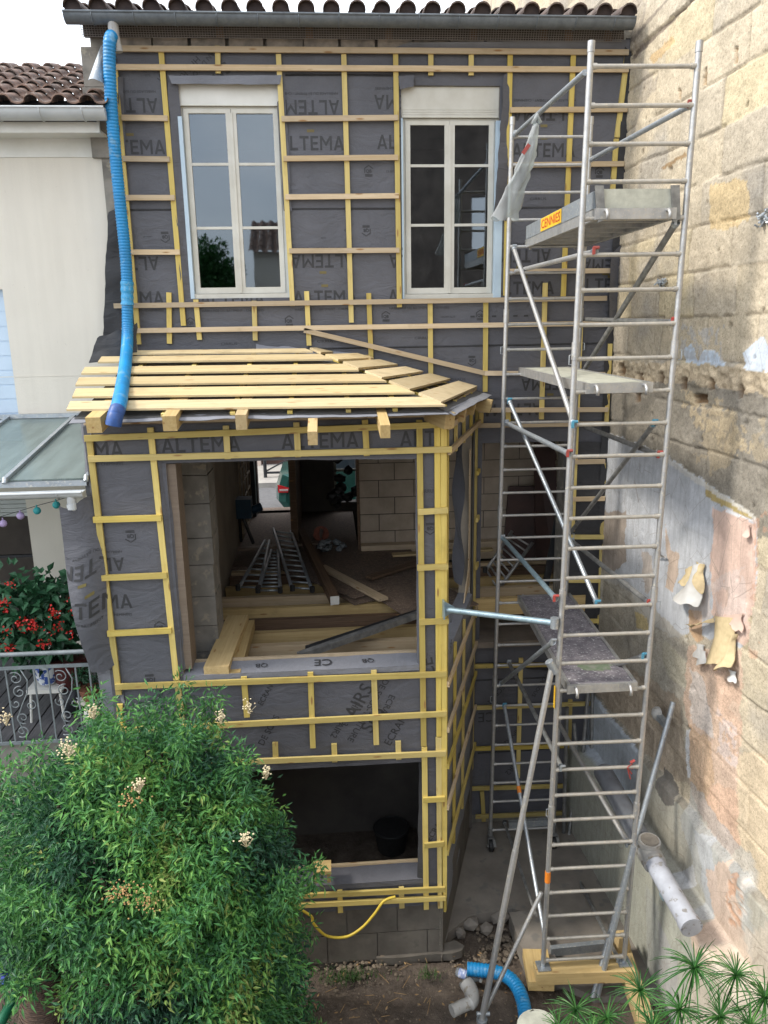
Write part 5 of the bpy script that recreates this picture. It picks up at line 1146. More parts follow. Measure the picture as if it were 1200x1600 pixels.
# railing
rl=thing('balcony_railing',(-3.2,YC-.06,ZD),'grey painted iron railing with scroll panels in front of the begonias','railing')
yr=YC-.06; zr=aY(60,1021,yr)[2]; zr2=aY(60,1037+5,yr)[2]; zb=aY(40,1160,yr)[2]; xe=aY(136,1015,yr)[0]
mb=MB(); mb.tube([(-7,yr,zr),(xe,yr,zr)],.020,12); mb.beam((-7,yr,zr2),(xe+.02,yr,zr2),.018,.028); mb.beam((-7,yr,zb),(xe+.02,yr,zb),.018,.028); mb.build('handrail',M['rail'],rl,smooth=True,auto=40)
sx=[aY(p,1100,yr)[0] for p in (34,104)]; sx+= [2*sx[0]-sx[1]-.0,3*sx[0]-2*sx[1]]
x=xe
while x>-5.5:
    if min(abs(x-s-.0) for s in sx)>.07: mb=MB(); mb.beam((x,yr,zb),(x,yr,zr2),.013,.013,(0,1,0)); mb.build('baluster',M['rail'],rl)
    x-=.118
def spiral(c,r0,r1,a0,a1,n=22): return [c+V(1,0,0)*(r0+(r1-r0)*t)*math.cos(a0+(a1-a0)*t)+EZ*(r0+(r1-r0)*t)*math.sin(a0+(a1-a0)*t) for t in np.linspace(0,1,n)]
H=zr2-zb
for s in sx[:3]:
    mb=MB()
    for zc_,up in ((zr2-.13,1),(zb+.14,-1)):
        c1=V(s-.035,yr,zc_); mb.tube(spiral(c1+V(.01,0,.03*up),.012,.062,0,up*2*math.pi*1.35),.0055,7)
        mb.tube(spiral(c1+V(.03,0,-.10*up),.012,.058,math.pi,math.pi-up*2*math.pi*1.3),.0055,7)
    mb.tube([V(s+.03,yr,zr2-.02),V(s+.075,yr,zr2-.12),V(s+.06,yr,zr2-.24),V(s,yr,(zr2+zb)/2),V(s-.05,yr,zb+.24),V(s-.02,yr,zb+.12),V(s+.03,yr,zb+.02)],.006,8)
    mb.tube(spiral(V(s+.075,yr,(zr2+zb)/2),.01,.05,0,2*math.pi*1.2),.005,7); mb.tube(spiral(V(s-.05,yr,(zr2+zb)/2+.02),.01,.045,math.pi,-math.pi*1.2),.005,7)
    mb.build('scroll_panel',M['rail'],rl,smooth=True)
# plants in pots on the terrace
def leafcloud(mb,cen,rad3,nclump,nleaf,L,W,rvlo,rvhi,shape=None,droop=.3,seed=0,out=.55,curl=.15,shellmin=.6,tint=None,spread=1.,carve=None):
    g=np.random.default_rng(seed); d=g.normal(size=(nclump,3)); d/=np.linalg.norm(d,axis=1)[:,None]
    r=shellmin+(1-shellmin)*g.random(nclump)**.7; 
    if shape is not None: r=r*shape(d)
    c=np.array(cen)+d*r[:,None]*np.array(rad3)
    axd=d/np.linalg.norm(d,axis=1)[:,None]
    if carve is not None: kp=~carve(c); c=c[kp]; axd=axd[kp]; nclump=len(c)
    c=np.repeat(c,nleaf,0); ax_=np.repeat(axd,nleaf,0); n=len(c)
    dirs=ax_*out+g.normal(size=(n,3))*.75; dirs[:,2]-=droop*g.random(n); dirs/=np.linalg.norm(dirs,axis=1)[:,None]
    p=c+dirs*(L*g.random(n)*.9*spread)[:,None]+g.normal(size=(n,3))*L*.35*spread
    up=g.normal(size=(n,3))*.5+V(0,-.3,.9); sd_=np.cross(dirs,up); sd_/=np.linalg.norm(sd_,axis=1)[:,None]; nn=np.cross(sd_,dirs)
    l=L*(.65+.6*g.random(n)); w=W*(.7+.5*g.random(n))
    a=p; b=p+dirs*(l*.42)[:,None]+sd_*w[:,None]*.5+nn*(w*.25)[:,None]; e_=p+dirs*l[:,None]-nn*(l*curl)[:,None]; f2=p+dirs*(l*.42)[:,None]-sd_*w[:,None]*.5+nn*(w*.25)[:,None]; mid=p+dirs*(l*.45)[:,None]
    v=np.stack([a,b,e_,f2,mid],1).reshape(-1,3); i=np.arange(n)*5
    f=np.concatenate([np.stack([i,i+1,i+4],1),np.stack([i+1,i+2,i+4],1),np.stack([i,i+4,i+3],1),np.stack([i+4,i+2,i+3],1)])
    rc=g.random(nclump)*(rvhi-rvlo)+rvlo
    if tint is not None: rc=tint(c[::nleaf],rc)
    rv=np.repeat(np.clip(np.repeat(rc,nleaf)+g.normal(size=n)*.05,0,1),5)
    mb.v.append(v); base=mb.n; mb.f+=(f+base).tolist(); mb.m+=[0]*len(f); mb.lc.append(v); mb.rv.append(rv); mb.col.append(np.ones((len(v),4))); mb.n+=len(v)
    return c
M['begl']=leafmat('begonia_leaf',[(.012,.045,.022),(.02,.075,.035),(.035,.12,.055),(.06,.16,.08)],.1)
bc=aY(50,968,6.95)
t=thing('begonia_bush',(bc[0],6.95,ZD+.4),'large begonia with dark leaves and red flower clusters in a blue and white pot','potted plant')
mb=MB(); leafcloud(mb,bc,(.62,.30,.33),330,4,.115,.085,.1,.95,seed=3,droop=.4,shellmin=.45); leafcloud(mb,bc+V(.0,0,.30),(.35,.15,.16),30,3,.10,.07,.3,.95,seed=4); mb.build('leaves',M['begl'],t)
mb=MB(); g=np.random.default_rng(5)
for px,py,n_ in ((17,912,9),(4,938,12),(8,952,8),(112,935,9),(82,958,14),(86,963,8),(30,975,16),(45,970,14),(52,978,10),(12,987,6),(36,987,5),(88,985,9),(66,1007,12),(74,1004,8),(18,1012,12),(8,1010,9),(120,952,5),(115,992,5),(52,985,5),(95,975,4)):
    c=aY(px,py,6.62)
    mb=MB()
    for k in range(n_*2):
        p=c+g.normal(size=3)*V(.026,.02,.020); dd_=unit(g.normal(size=3)); s_=unit(np.cross(dd_,g.normal(size=3))); r_=.013+.008*g.random(); mb.add([p,p+dd_*r_+s_*r_*.6,p+dd_*r_*1.6,p+dd_*r_-s_*r_*.6],[(0,1,2,3)])
    mb.build('flower_cluster',M['redfl'],t)
mb=MB(); mb.tube([bc+V(.1,0,-.25),bc+V(.05,0,-.55)],.015,6); 
for k in range(10): mb.tube([bc+V(.08,0,-.45),bc+V(random.uniform(-.4,.4),random.uniform(-.15,.15),random.uniform(-.1,.3))],.006,5)
mb.build('stems',M['stem'],t)
def pot(c,r,h,mt,parent,name='pot'):
    mb=MB(); mb.tube([c,c+EZ*h*.15,c+EZ*h*.6,c+EZ*h*.9,c+EZ*h*.901,c+EZ*h],[r*.62,r*.72,r*.95,r,r*1.1,r*1.1],24); return mb.build(name,M[mt],parent,smooth=True,auto=35)
c=aZ(72,1085,ZD+.35); c=aY(74,1058,6.85); c[2]-=.05; pot(c,.12,.20,'bpot',t)
mb=MB(); mb.box(c+V(-.16,-.12,-.06),c+V(.16,.14,-.02)); 
for dx in (-.13,.13): mb.tube([c+V(dx,-.09,-.03),c+V(dx*1.2,-.12,-.42)],.012,8)
mb.build('stand',M['white'],t)
c=aY(112,1052,6.95); t2=thing('glazed_pot',tuple(c),'dark red glazed pot behind the railing, under the begonia leaves','pot'); pot(c-EZ*.12,.20,.32,'dpot',t2,'pot'); mb=MB(); mb.tube([c-EZ*.45,c-EZ*.12],[.10,.13],14); mb.build('pedestal',M['darkm'],t2,smooth=True)
c=aZ(142,1098,ZD+.02); c=aY(142,1093,6.75); c[2]=ZD+.04
t2=thing('small_potted_plant',tuple(c),'small dark leaved plant in a clay pot on a white saucer beside the torn membrane','potted plant'); c2=aY(142,1088,6.7)
pot(c2-EZ*.04,.095,.13,'cpot',t2); mb=MB(); mb.tube([c2-EZ*.06,c2-EZ*.03],[.09,.125],20); mb.build('saucer',M['white'],t2,smooth=True,auto=40)
mb=MB(); leafcloud(mb,c2+EZ*.17,(.13,.11,.12),70,4,.05,.022,.1,.7,seed=9); mb.build('leaves',M['begl'],t2)
mb=MB(); mb.tube([c2-EZ*.06,V(c2[0],c2[1],ZD+.01)],[.06,.10],12); mb.build('stool',M['white'],t2,smooth=True)
# ================================================================== GROUND
gx=np.concatenate([np.linspace(-40,-4,10),np.arange(-3.5,3.8,.045),np.linspace(4.5,40,10)]); gy=np.concatenate([np.linspace(-40,1,10),np.arange(1.2,6.75,.045),np.linspace(7.2,12.8,6)])
X,Y=np.meshgrid(gx,gy,indexing='ij'); h=(fbm(X*1.3,Y*1.3,4)-.5)*.16+(fbm(X*6,Y*6,4)-.5)*.07+(fbm(X*20,Y*20,2)-.5)*.02
inside=(np.abs(X)<3.8)&(Y>1); h*=inside
trough=np.exp(-((Y-6.12+.12*np.sin(X*3))/.16)**2)*(X<1.5)*(X>-1.5)*.10
Z=GZ-.06+h*.8-trough+np.clip((5.7-Y)*.05,0,.1)*inside
Z=np.where((Y>6.35)|(X>1.55)&(Y>5.95),GZ-.12,Z)
mb=MB(); mb.grid(np.stack([X,Y,Z],-1),flip=False); g_=mb.build('garden_ground',M['dirt'],None,smooth=True,origin=(0,0,GZ)); tag(g_,'dark bare earth in front of the extension','ground',kind='structure')
# concrete slab in the recess
sp=[aZ(*p,GZ) for p in ((690,1500),(700,1460),(735,1432),(800,1422),(830,1430),(838,1470),(835,1520),(930,1560),(1010,1560))]
sp=[V(p[0],p[1],GZ) for p in sp]+[V(3.1,5.6,GZ),V(3.1,FY+.02,GZ),V(1.5,FY+.02,GZ),V(.97,6.5,GZ)]
mb=MB(); mb.prism([p-EZ*.11 for p in sp],(0,0,.13)); s=mb.build('concrete_slab',M['conc'],None,origin=(2,7,GZ)); tag(s,'rough concrete slab in the recess under the scaffold','slab',kind='structure')
mb=MB(); mb.box((-1.9,BY+.2,-6.12),(.9,FY-.2,-6.05)); mb.build('basement_floor',M['dirt'],ext)
c=aZ(612,1325,-6.04); t=thing('rubber_bucket',tuple(c),'black rubber bucket standing in the dark basement behind the lower opening','bucket')
mb=MB(); mb.tube([c,c+EZ*.28],[.16,.21],24,caps=False); mb.tube([c+EZ*.28,c+EZ*.02],[.20,.15],24); mb.build('body',M['black'],t,smooth=True,auto=40); mb=MB(); mb.tube([c+V(.205*math.cos(a),.205*math.sin(a),.28) for a in np.linspace(0,6.283,25)],.012,6); mb.build('rim',M['cable'],t,smooth=True)
# rubble
mb=MB(); g=np.random.default_rng(21)
def rock(mb,c,r,g,m=0):
    v,f=ICO; k=v*(1+.35*(g.random((len(v),1))-.5))*np.array([1,.8+.4*g.random(),.55+.3*g.random()])*r
    a=g.random()*6.28; R_=np.array([[math.cos(a),-math.sin(a),0],[math.sin(a),math.cos(a),0],[0,0,1]]); mb.add(k@R_.T+np.array(c),f,m)
_b=bpy.data.meshes.new('i'); import bmesh; bm=bmesh.new(); bmesh.ops.create_icosphere(bm,subdivisions=1,radius=1); ICO=(np.array([v.co[:] for v in bm.verts]),[tuple(v.index for v in f.verts) for f in bm.faces]); bm.free(); bpy.data.meshes.remove(_b)
def gp_(px,py): p=aZ(px,py,GZ-.03); return p
for k in range(260):
    px,py=g.normal(545,45),g.normal(1500,22)
    if not 470<px<640 or py<1470: continue
    rock(mb,gp_(px,py),.008+.022*g.random()**2,g)
for k in range(140):
    px,py=g.uniform(690,800),g.uniform(1475,1520); rock(mb,gp_(px,py)-EZ*.03,.006+.016*g.random()**2,g)
for k in range(300):
    px,py=g.uniform(480,860),g.uniform(1500,1610); rock(mb,gp_(px,py)+EZ*.01,.004+.009*g.random()**2,g)
for k in range(120):
    px,py=g.uniform(745,835),g.uniform(1440,1500); rock(mb,gp_(px,py)-EZ*.04,.012+.03*g.random()**2,g)
tag(mb.build('rubble',M['rubble'],None),'scattered pale stone crumbs and rubble along the footing','rubble',kind='stuff')
mb=MB(); rock(mb,gp_(598,1498)+EZ*.03,.055,g); tag(mb.build('stone',M['rubble'],None),'single oval pale stone at the foot of the block footing','stone')
mb=MB()
for cx,cy,n_,sx_ in ((545,1528,240,36),(670,1526,120,18),(560,1522,90,60),(520,1535,80,30)):
    for k in range(n_):
        p=gp_(g.normal(cx,sx_*.5),g.normal(cy,5)); a=g.random()*6.28; l=.03+.06*g.random(); d_=V(math.cos(a)*.5,math.sin(a)*.5,.8)*l; s_=V(-math.sin(a),math.cos(a),0)*.004
        mb.add([p-s_,p+s_,p+d_],[(0,1,2)],rv=g.random())
tag(mb.build('grass_tufts',M['grass'],None),'thin grass tufts on the bare earth','grass',kind='stuff')
mb=MB()
for k in range(26):
    p=gp_(g.uniform(470,820),g.uniform(1500,1600))+EZ*.012; a=g.random()*6.28; l=.05+.12*g.random(); mb.tube([p,p+V(math.cos(a)*l,math.sin(a)*l,.01)],.003,5)
for k in range(60):
    p=gp_(g.uniform(470,830),g.uniform(1490,1600))+EZ*.015; a=unit(g.normal(size=3)*V(1,1,.3)); s_=unit(np.cross(a,EZ)); mb.add([p-a*.02,p+s_*.01,p+a*.025,p-s_*.01],[(0,1,2,3)])
tag(mb.build('leaf_litter',simple('dry_leaf',(.34,.22,.10),(.20,.12,.06),20,.8),None),'dry leaves and twigs scattered on the earth','litter',kind='stuff')
# rough broken concrete edge of the slab
mb=MB()
for px,py,r in ((735,1440,.10),(780,1430,.13),(812,1436,.12),(760,1450,.08),(825,1470,.12),(720,1455,.07)): rock(mb,gp_(px,py)-EZ*.02,r,g)
tag(mb.build('broken_concrete',M['conc'],None),'broken concrete edge between the slab and the earth','concrete',kind='stuff')
# blue drain pipe on the ground
z=-6.05; pp=[aZ(730,1514,z),aZ(750,1516,z),aZ(778,1520,z),aZ(798,1530,z),aZ(812,1550,z),aZ(820,1580,z),aZ(822,1620,z)]
mb=MB(); mb.tube(resample(smooth_path(pp,14),.009),.062,18,caps=True,rf=lambda L:1+.05*math.sin(L*2*math.pi/.034)); tag(mb.build('drain_pipe',M['hose'],None,smooth=True),'curved blue corrugated drain pipe lying on the earth at the scaffold foot','pipe')
# plastic bottle
a=aZ(713,1518,-6.15);b=aZ(753,1533,-6.15); d=b-a; t=thing('water_bottle',tuple(a),'crushed clear plastic water bottle lying between the pipe elbow and blue pipe','bottle')
mb=MB(); mb.tube([a,a+d*.03,a+d*.3,a+d*.4,a+d*.7,a+d*.86,a+d*.92],[.03,.042,.042,.036,.042,.016,.014],16); mb.build('body',M['petb'],t,smooth=True)
mb=MB(); mb.tube([a+d*.12,a+d*.42],.0435,16,caps=False); mb.build('label',simple('bottle_label',(.25,.3,.5),(.6,.62,.7),30,.4,lo=.48,hi=.52),t,smooth=True)
mb=MB(); mb.tube([a+d*.92,a+d],.017,10); mb.build('cap',M['white'],t)
# grey pipe elbow
z=-6.1; a=aZ(706,1580,z);b=aZ(738,1564,z);c=aZ(728,1540,z)+EZ*.03
t=thing('pipe_elbow',tuple(a),'grey plastic pipe elbow lying on the earth near the outrigger foot','pipe elbow')
pth=resample(smooth_path([a,a*.55+b*.45,b+V(-.01,0,0),b*.45+c*.55+V(.02,0,.0),c],8),.012)
rr=[.055 if i<len(pth)*.45 else .068 for i in range(len(pth))]
mb=MB(); mb.tube(pth,rr,22,caps=False); mb.tube([a,a+unit(a-b)*.002,a,pth[5]],[.055,.052,.048,.048],22,caps=False); mb.tube([c,c+unit(c-b)*.001,c,pth[-8]],[.068,.066,.062,.062],22,caps=False); mb.build('elbow',M['pvc'],t,smooth=True,auto=40)
# yellow conduit hanging under the lower battens
pp=[aY(484,1430,6.2),aY(490,1443,6.2),aY(510,1462,6.22),aY(540,1464,6.24),aY(565,1450,6.25),aY(585,1428,6.27),aY(600,1408,6.30),aY(618,1401,6.31)]
pp=[aY(440,1405,6.15)]+pp
mb=MB(); mb.tube(smooth_path(pp,10),.013,12); tag(mb.build('yellow_conduit',M['yhose'],None,smooth=True),'yellow flexible conduit sagging below the lowest battens','conduit')
# little wooden trestle on the sill
c=aY(504,1368,6.36); t=thing('wooden_trestle',tuple(c),'small yellow wooden trestle standing on the basement sill','trestle')
top=aY(504,1362,6.36); zz=top[2]
mb=MB(); mb.beam((c[0]-.085,6.38,zz+.03),(c[0]+.085,6.38,zz+.03),.16,.035); mb.build('top',M['yel2'],t)
for dx in (-.06,.06): mb=MB(); mb.beam((c[0]+dx,6.33,zz+.012),(c[0]+dx,6.33,zz-.085),.035,.04,(0,1,0)); mb.build('leg',M['yel2'],t)
# ---- things inside the ground floor
def ladder(feet,tops,nr,label,mt='rung',r=.013,group='ladders inside the house'):
    f0,f1=feet;t0,t1=tops; t=thing('ladder',tuple(f0),label,'ladder')
    mb=MB(); mb.tube([f0,t0],.022,10); mb.build('stile',M[mt],t,smooth=True); mb=MB(); mb.tube([f1,t1],.022,10); mb.build('stile',M[mt],t,smooth=True)
    for k in range(nr):
        s=(k+.4)/nr; q=MB(); q.tube([f0*(1-s)+t0*s,f1*(1-s)+t1*s],r,8); q.build('rung',M[mt],t,smooth=True)
    mb=MB()
    for f in (f0,f1): mb.tube([f+EZ*.06,f-EZ*.01],.03,8)
    mb.build('feet',M['black'],t); return t
zF=-3.1
F=lambda px,py:aZ(px,py,zF)
ladder((F(403,925),F(438,925)),(aY(424,860,10.3),aY(434,860,10.3)),12,'narrow black and silver ladder, left half of the A shaped pair on the floor',mt='galv')
ladder((F(372,921),F(404,922)),(aY(414,845,10.6),aY(421,845,10.6)),9,'flared ladder section with bent stiles at the left of the pair',mt='galv')
ladder((F(457,922),F(488,924)),(aY(427,826,11.0),aY(455,830,11.0)),12,'wide dark ladder leaning away, right half of the pair on the floor',mt='galv')
ladder((aY(758,893,9.2),aY(776,925,9.0)),(aY(800,830,9.5),aY(832,848,9.3)),9,'silver ladder lying slanted in the doorway behind the scaffold',mt='alu')
for px0,py0,px1,py1,l in ((467,1025,648,962,'dark metal formwork beam lying across the joists'),(480,1015,648,960,'second dark metal beam lying parallel, partly blue')):
    a=aZ(px0,py0,-3.05);b=aZ(px1+20,py1-7,-3.0); mb=MB().beam(a,b,.07,.06); tag(mb.build('metal_beam',M['steel' if px0==467 else 'darkm'],None),l,'beam')
mb=MB(); a=aZ(338,1050,-3.0);b=aZ(372,968,-3.0); mb.beam(a,b,.22,.10); mb.beam(a+V(.16,0,-.06),b+V(.12,0,-.06),.10,.10); tag(mb.build('loose_timber',M['yel2'],None),'thick pale timbers lying lengthwise at the left of the open floor','timber')
mb=MB(); a=aZ(400,850,-3.05);b=aZ(523,938,-3.02); mb.beam(aZ(470,830,-3.0),b,.10,.10); tag(mb.build('loose_timber',M['brown'],None),'long brown timber slanting over the chipboard with its pale end facing out','timber')
mb=MB(); b2=b+unit(b-aZ(470,830,-3.0))*.001; mb.beam(b2,b2+unit(b-aZ(470,830,-3.0))*.006,.1,.1); o=mb.build('timber_end',M['white'],None); o['label']='pale sawn end of the slanting brown timber'; o['category']='timber end'
c=F(375,850); t=thing('power_tool',tuple(c),'dark blue power tool on a stand by the hall wall','tool'); mb=MB(); mb.box(c+V(-.12,-.1,.40),c+V(.20,.15,.68)); mb.tube([c+V(.2,0,.5),c+V(.34,0,.55)],.06,10); mb.build('body',M['tool'],t)
mb=MB()
for dx,dy in ((-.1,0),(.12,0),(0,.12)): mb.tube([c+V(dx*.5,dy,.42),c+V(dx*1.6,dy,0)],.025,8)
mb.build('stand',M['darkm'],t)
c=F(502,850); mb=MB()
for k in range(16): 
    th=k/16*6.28; mb.tube([c+V(.10*math.cos(th+q)*(.7+.3*math.sin(k)),.05,.14+.10*math.sin(th+q)) for q in np.linspace(0,2,6)],.02,6)
tag(mb.build('cable_coil',simple('red_cable',(.30,.10,.07),(.18,.07,.05),20,.6),None),'coil of reddish cable on the floor beside the block partition','coil')
c=F(515,857); mb=MB(); g=np.random.default_rng(4)
for k in range(12): rock(mb,c+g.normal(size=3)*V(.14,.1,.03)+EZ*.04,.06,g)
tag(mb.build('plastic_sheet',M['petb'],None),'crumpled plastic sheet under the cable coil','sheet')
c=aZ(520,830,zF); mb=MB()
for k in range(14): rock(mb,V(.15,11.6,-2.55)+g.normal(size=3)*V(.14,.1,.20),.10,g)
tag(mb.build('rubbish_bags',M['cable'],None),'heap of dark bags in the dark room at the back','bags')
for a,b,ya,l in (((843,922),(884,765),8.75,'reddish dark door panel leaning in the doorway behind the scaffold'),):
    A=aY(838,925,9.9);B=aY(872,925,9.7);Cc=aY(880,690,10.1);Dd=aY(835,690,10.2); mb=MB(); mb.prism([A,B,Cc,Dd],(0,.04,0)); tag(mb.build('door_panel',M['redp'],None),l,'panel')
    A=aY(846,925,8.72);B=aY(856,925,8.72);Cc=aY(890,745,8.8);Dd=aY(878,750,8.8); mb=MB(); mb.prism([A,B,Cc,Dd],(0,.03,0)); tag(mb.build('door_panel',M['darkm'],None),'narrow dark grey strip leaning beside the reddish panel','panel')
A=aY(782,915,10.2);B=aY(845,920,10.1);Cc=aY(845,760,10.3);Dd=aY(795,760,10.4); mb=MB(); mb.prism([A,B,Cc,Dd],(0,.04,0)); tag(mb.build('door_panel',M['redp'],None),'wide brown panel behind the slanted ladder in the doorway','panel')
# ---- the street beyond
SZ=-3.9
mb=MB(); mb.grid(np.array([[(x,y,SZ) for y in (13.1,18.6)] for x in (-60,60)],float),flip=True); tag(mb.build('street',M['asph'],None),'grey asphalt street seen through the open front door','street',kind='structure')
mb=MB(); mb.box((-60,18.6,SZ-.1),(60,22,SZ+.12)); tag(mb.build('pavement',M['kerb'],None),'pale pavement across the street','pavement',kind='structure')
mb=MB(); mb.box((-8,16.2,SZ+.004),(8,16.32,SZ+.006)); tag(mb.build('road_marking',M['yline'],None),'yellow line painted along the street','marking',kind='structure')
mb=MB(); wallbox(mb,-14,14,SZ,3.,21,21.4,[(-1.9,-1.0,SZ+.1,-1.2),(-5,-4,-2.5,-.8),(3,4,-2.5,-.8)]); t=thing('far_house',(0,21,SZ),'pale pinkish house across the street, glimpsed through the front door','house'); mb.build('wall',M['pinkw'],t); mb=MB(); mb.box((-1.9,21.2,SZ),(-1.0,21.25,-1.2)); mb.build('door',M['redp'],t)
t=thing('pavement_barrier',(-1.3,19.3,SZ+.12),'dark metal cross braced barrier on the far pavement','barrier')
bx0=aY(415,748,19.3)[0]; mb=MB(); z0=SZ+.12
for x in (bx0,bx0+1.5): mb.tube([(x,19.3,z0),(x,19.3,z0+1.0)],.045,10)
mb.build('post',M['darkm'],t); mb=MB(); mb.tube([(bx0,19.3,z0+.95),(bx0+1.5,19.3,z0+.95)],.03,8); mb.tube([(bx0,19.3,z0+.12),(bx0+1.5,19.3,z0+.12)],.03,8); mb.tube([(bx0,19.3,z0+.15),(bx0+1.5,19.3,z0+.92)],.02,8); mb.tube([(bx0,19.3,z0+.92),(bx0+1.5,19.3,z0+.15)],.02,8); mb.build('cross_rails',M['darkm'],t)
cx=aY(430,770,15.2)[0]; t=thing('parked_car',(cx+2,15.9,SZ),'dark green car parked in the street, its red tail light in the doorway','car')
prof=[(0,.42),(.02,.75),(.10,.98),(.55,1.02),(1.05,1.38),(2.3,1.42),(3.0,1.02),(3.9,.92),(4.1,.6),(4.05,.3),(.1,.28)]
mb=MB(); L0=[(cx+a,15.2+(.12 if a<.06 else .0),SZ+b) for a,b in prof]; P=[]
for k,(yy,s) in enumerate(((15.2,.90),(15.26,.97),(15.5,1.0),(16.5,1.0),(16.8,.97),(16.88,.90))):
    P.append([(cx+2.05+(a-2.05)*(s if a<1 or a>3 else 1),yy+(.16*(b-1.0)/.4*(1 if yy<16 else -1) if b>1.0 else 0),SZ+.3+(b-.3)*s) for a,b in prof+[prof[0]]])
mb.grid(np.array(P)); mb.prism(P[0][:-1],(0,.01,0)); mb.prism(P[-1][:-1],(0,-.01,0)); mb.build('body',M['car'],t,smooth=True,auto=35)
mb=MB(); mb.prism([(cx+.62,15.24,SZ+1.02),(cx+1.08,15.33,SZ+1.32),(cx+2.25,15.33,SZ+1.34),(cx+2.85,15.24,SZ+1.03)],(0,.02,0)); mb.prism([(cx+.60,15.35,SZ+1.05),(cx+1.02,15.45,SZ+1.36),(cx+1.02,16.6,SZ+1.36),(cx+.60,16.7,SZ+1.05)],(-.012,0,.01)); mb.build('window',M['cglass'],t)
mb=MB(); mb.prism([(cx+.06,15.215,SZ+.60),(cx+.26,15.19,SZ+.60),(cx+.28,15.19,SZ+.70),(cx+.05,15.215,SZ+.76)],(0,.03,0)); tl=mb.build('tail_light',M['tail'],t); mb=MB(); mb.box((cx+.09,15.18,SZ+.64),(cx+.26,15.192,SZ+.675)); mb.build('lens',M['tailw'],tl)
for wx in (cx+.85,cx+3.3): mb=MB(); mb.tube([(wx,15.16,SZ+.32),(wx,15.38,SZ+.32)],.32,24); w_=mb.build('wheel',M['black'],t,smooth=True,auto=40); mb=MB(); mb.tube([(wx,15.150,SZ+.32),(wx,15.158,SZ+.32)],.20,20); mb.build('rim',M['galv'],w_)
# aerial rods above the roof
mb=MB(); a=aY(323,30,9.6); mb.tube([a-EZ*.5,a+EZ*1.2],.012,6); mb.tube([a+V(-.1,0,.3),a+V(.12,.1,.9)],.006,6); tag(mb.build('aerial_mast',M['darkm'],None),'thin aerial mast standing on the tiled roof','aerial')
# ================================================================== SHRUB
def shp(d):
    a=np.arctan2(d[:,1],d[:,0]); return .80+.34*fbm(a*1.6+10,d[:,2]*2.2+5,3)+.10*(vn(a*5,d[:,2]*6)-.5)
BC=V(-1.44,4.98,-4.66); BR=V(1.14,.92,2.02)
t=thing('nandina_shrub',(BC[0],BC[1],GZ),'big green nandina bush with cream blossom sprays in the lower left corner','shrub')
clump=lambda c: fbm(c[:,0]*2.3+4,c[:,2]*2.3+c[:,1]*2+9,3)
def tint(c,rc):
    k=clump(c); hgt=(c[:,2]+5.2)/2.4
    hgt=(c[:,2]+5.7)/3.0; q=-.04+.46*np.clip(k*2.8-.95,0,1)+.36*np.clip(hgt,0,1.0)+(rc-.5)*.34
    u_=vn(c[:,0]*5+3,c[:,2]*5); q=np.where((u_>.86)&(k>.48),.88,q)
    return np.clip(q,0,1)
cv=lambda c:(c[:,2]<-4.15-.9*(c[:,1]-4.4)+.12*np.sin(c[:,0]*9))&(c[:,0]<-1.84-.4*(c[:,1]-4.4)+.10*np.sin(c[:,2]*9))
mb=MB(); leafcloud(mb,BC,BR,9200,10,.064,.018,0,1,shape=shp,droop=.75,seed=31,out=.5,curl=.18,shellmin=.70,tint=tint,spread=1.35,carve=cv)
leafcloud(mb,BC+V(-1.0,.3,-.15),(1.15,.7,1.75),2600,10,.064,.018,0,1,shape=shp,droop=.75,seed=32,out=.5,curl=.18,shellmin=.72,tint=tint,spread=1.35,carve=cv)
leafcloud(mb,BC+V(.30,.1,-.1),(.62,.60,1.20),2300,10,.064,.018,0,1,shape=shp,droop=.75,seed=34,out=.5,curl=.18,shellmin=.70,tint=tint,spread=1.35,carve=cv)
for k in range(60):
    g=np.random.default_rng(100+k); th=g.random()*6.28; ph=g.uniform(-.7,1.35); d=V(math.cos(th)*math.cos(ph),math.sin(th)*math.cos(ph)*(1 if math.sin(th)<0 else 1),math.sin(ph)); s0=float(shp(d[None])[0]); c=BC+d*BR*s0*1.0
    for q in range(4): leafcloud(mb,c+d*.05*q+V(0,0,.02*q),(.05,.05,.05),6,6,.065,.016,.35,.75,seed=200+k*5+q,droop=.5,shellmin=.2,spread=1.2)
mb.build('foliage',M['nand'],t)
mb=MB(); g=np.random.default_rng(8)
for k in range(46):
    d=g.normal(size=3); d/=np.linalg.norm(d); d[2]=abs(d[2]); b=V(BC[0]+g.normal()*.25,BC[1]+g.normal()*.18,GZ-.1); m_=BC+d*BR*V(.45,.45,.3); e_=BC+d*BR*.85; mb.tube(smooth_path([b,m_,e_],6),[.012]*13,6)
mb.build('stems',M['stem'],t)
for px,py,Yp,s,tall in ((145,1110,4.35,.6,1),(345,1118,4.6,.5,1.4),(388,1102,4.8,.6,1.6),(105,1168,4.05,.9,1),(216,1226,3.95,.7,.9),(384,1310,4.05,.7,.9),(415,1205,4.3,.5,1),(8,1120,4.3,.5,1.3)):
    c=aY(px,py,Yp); mb=MB(); g=np.random.default_rng(px)
    for k in range(int(60*s)):
        p=c+g.normal(size=3)*V(.028,.02,.030*tall)*s; rock(mb,p,.0065,g)
    for k in range(12): p=c+g.normal(size=3)*V(.03,.02,.035*tall)*s; mb.tube([c-EZ*.06,p],.0015,4)
    mb.build('flower_panicle',M['panicle'],t)
for (px,py) in ((200,1385),(225,1410),(185,1400),(205,1250)):
    c=aY(px,py,3.98); mb=MB()
    for k in range(40): p=c+g.normal(size=3)*V(.045,.02,.035); rock(mb,p,.006,g)
    mb.build('faded_panicle',M['faded'],t)
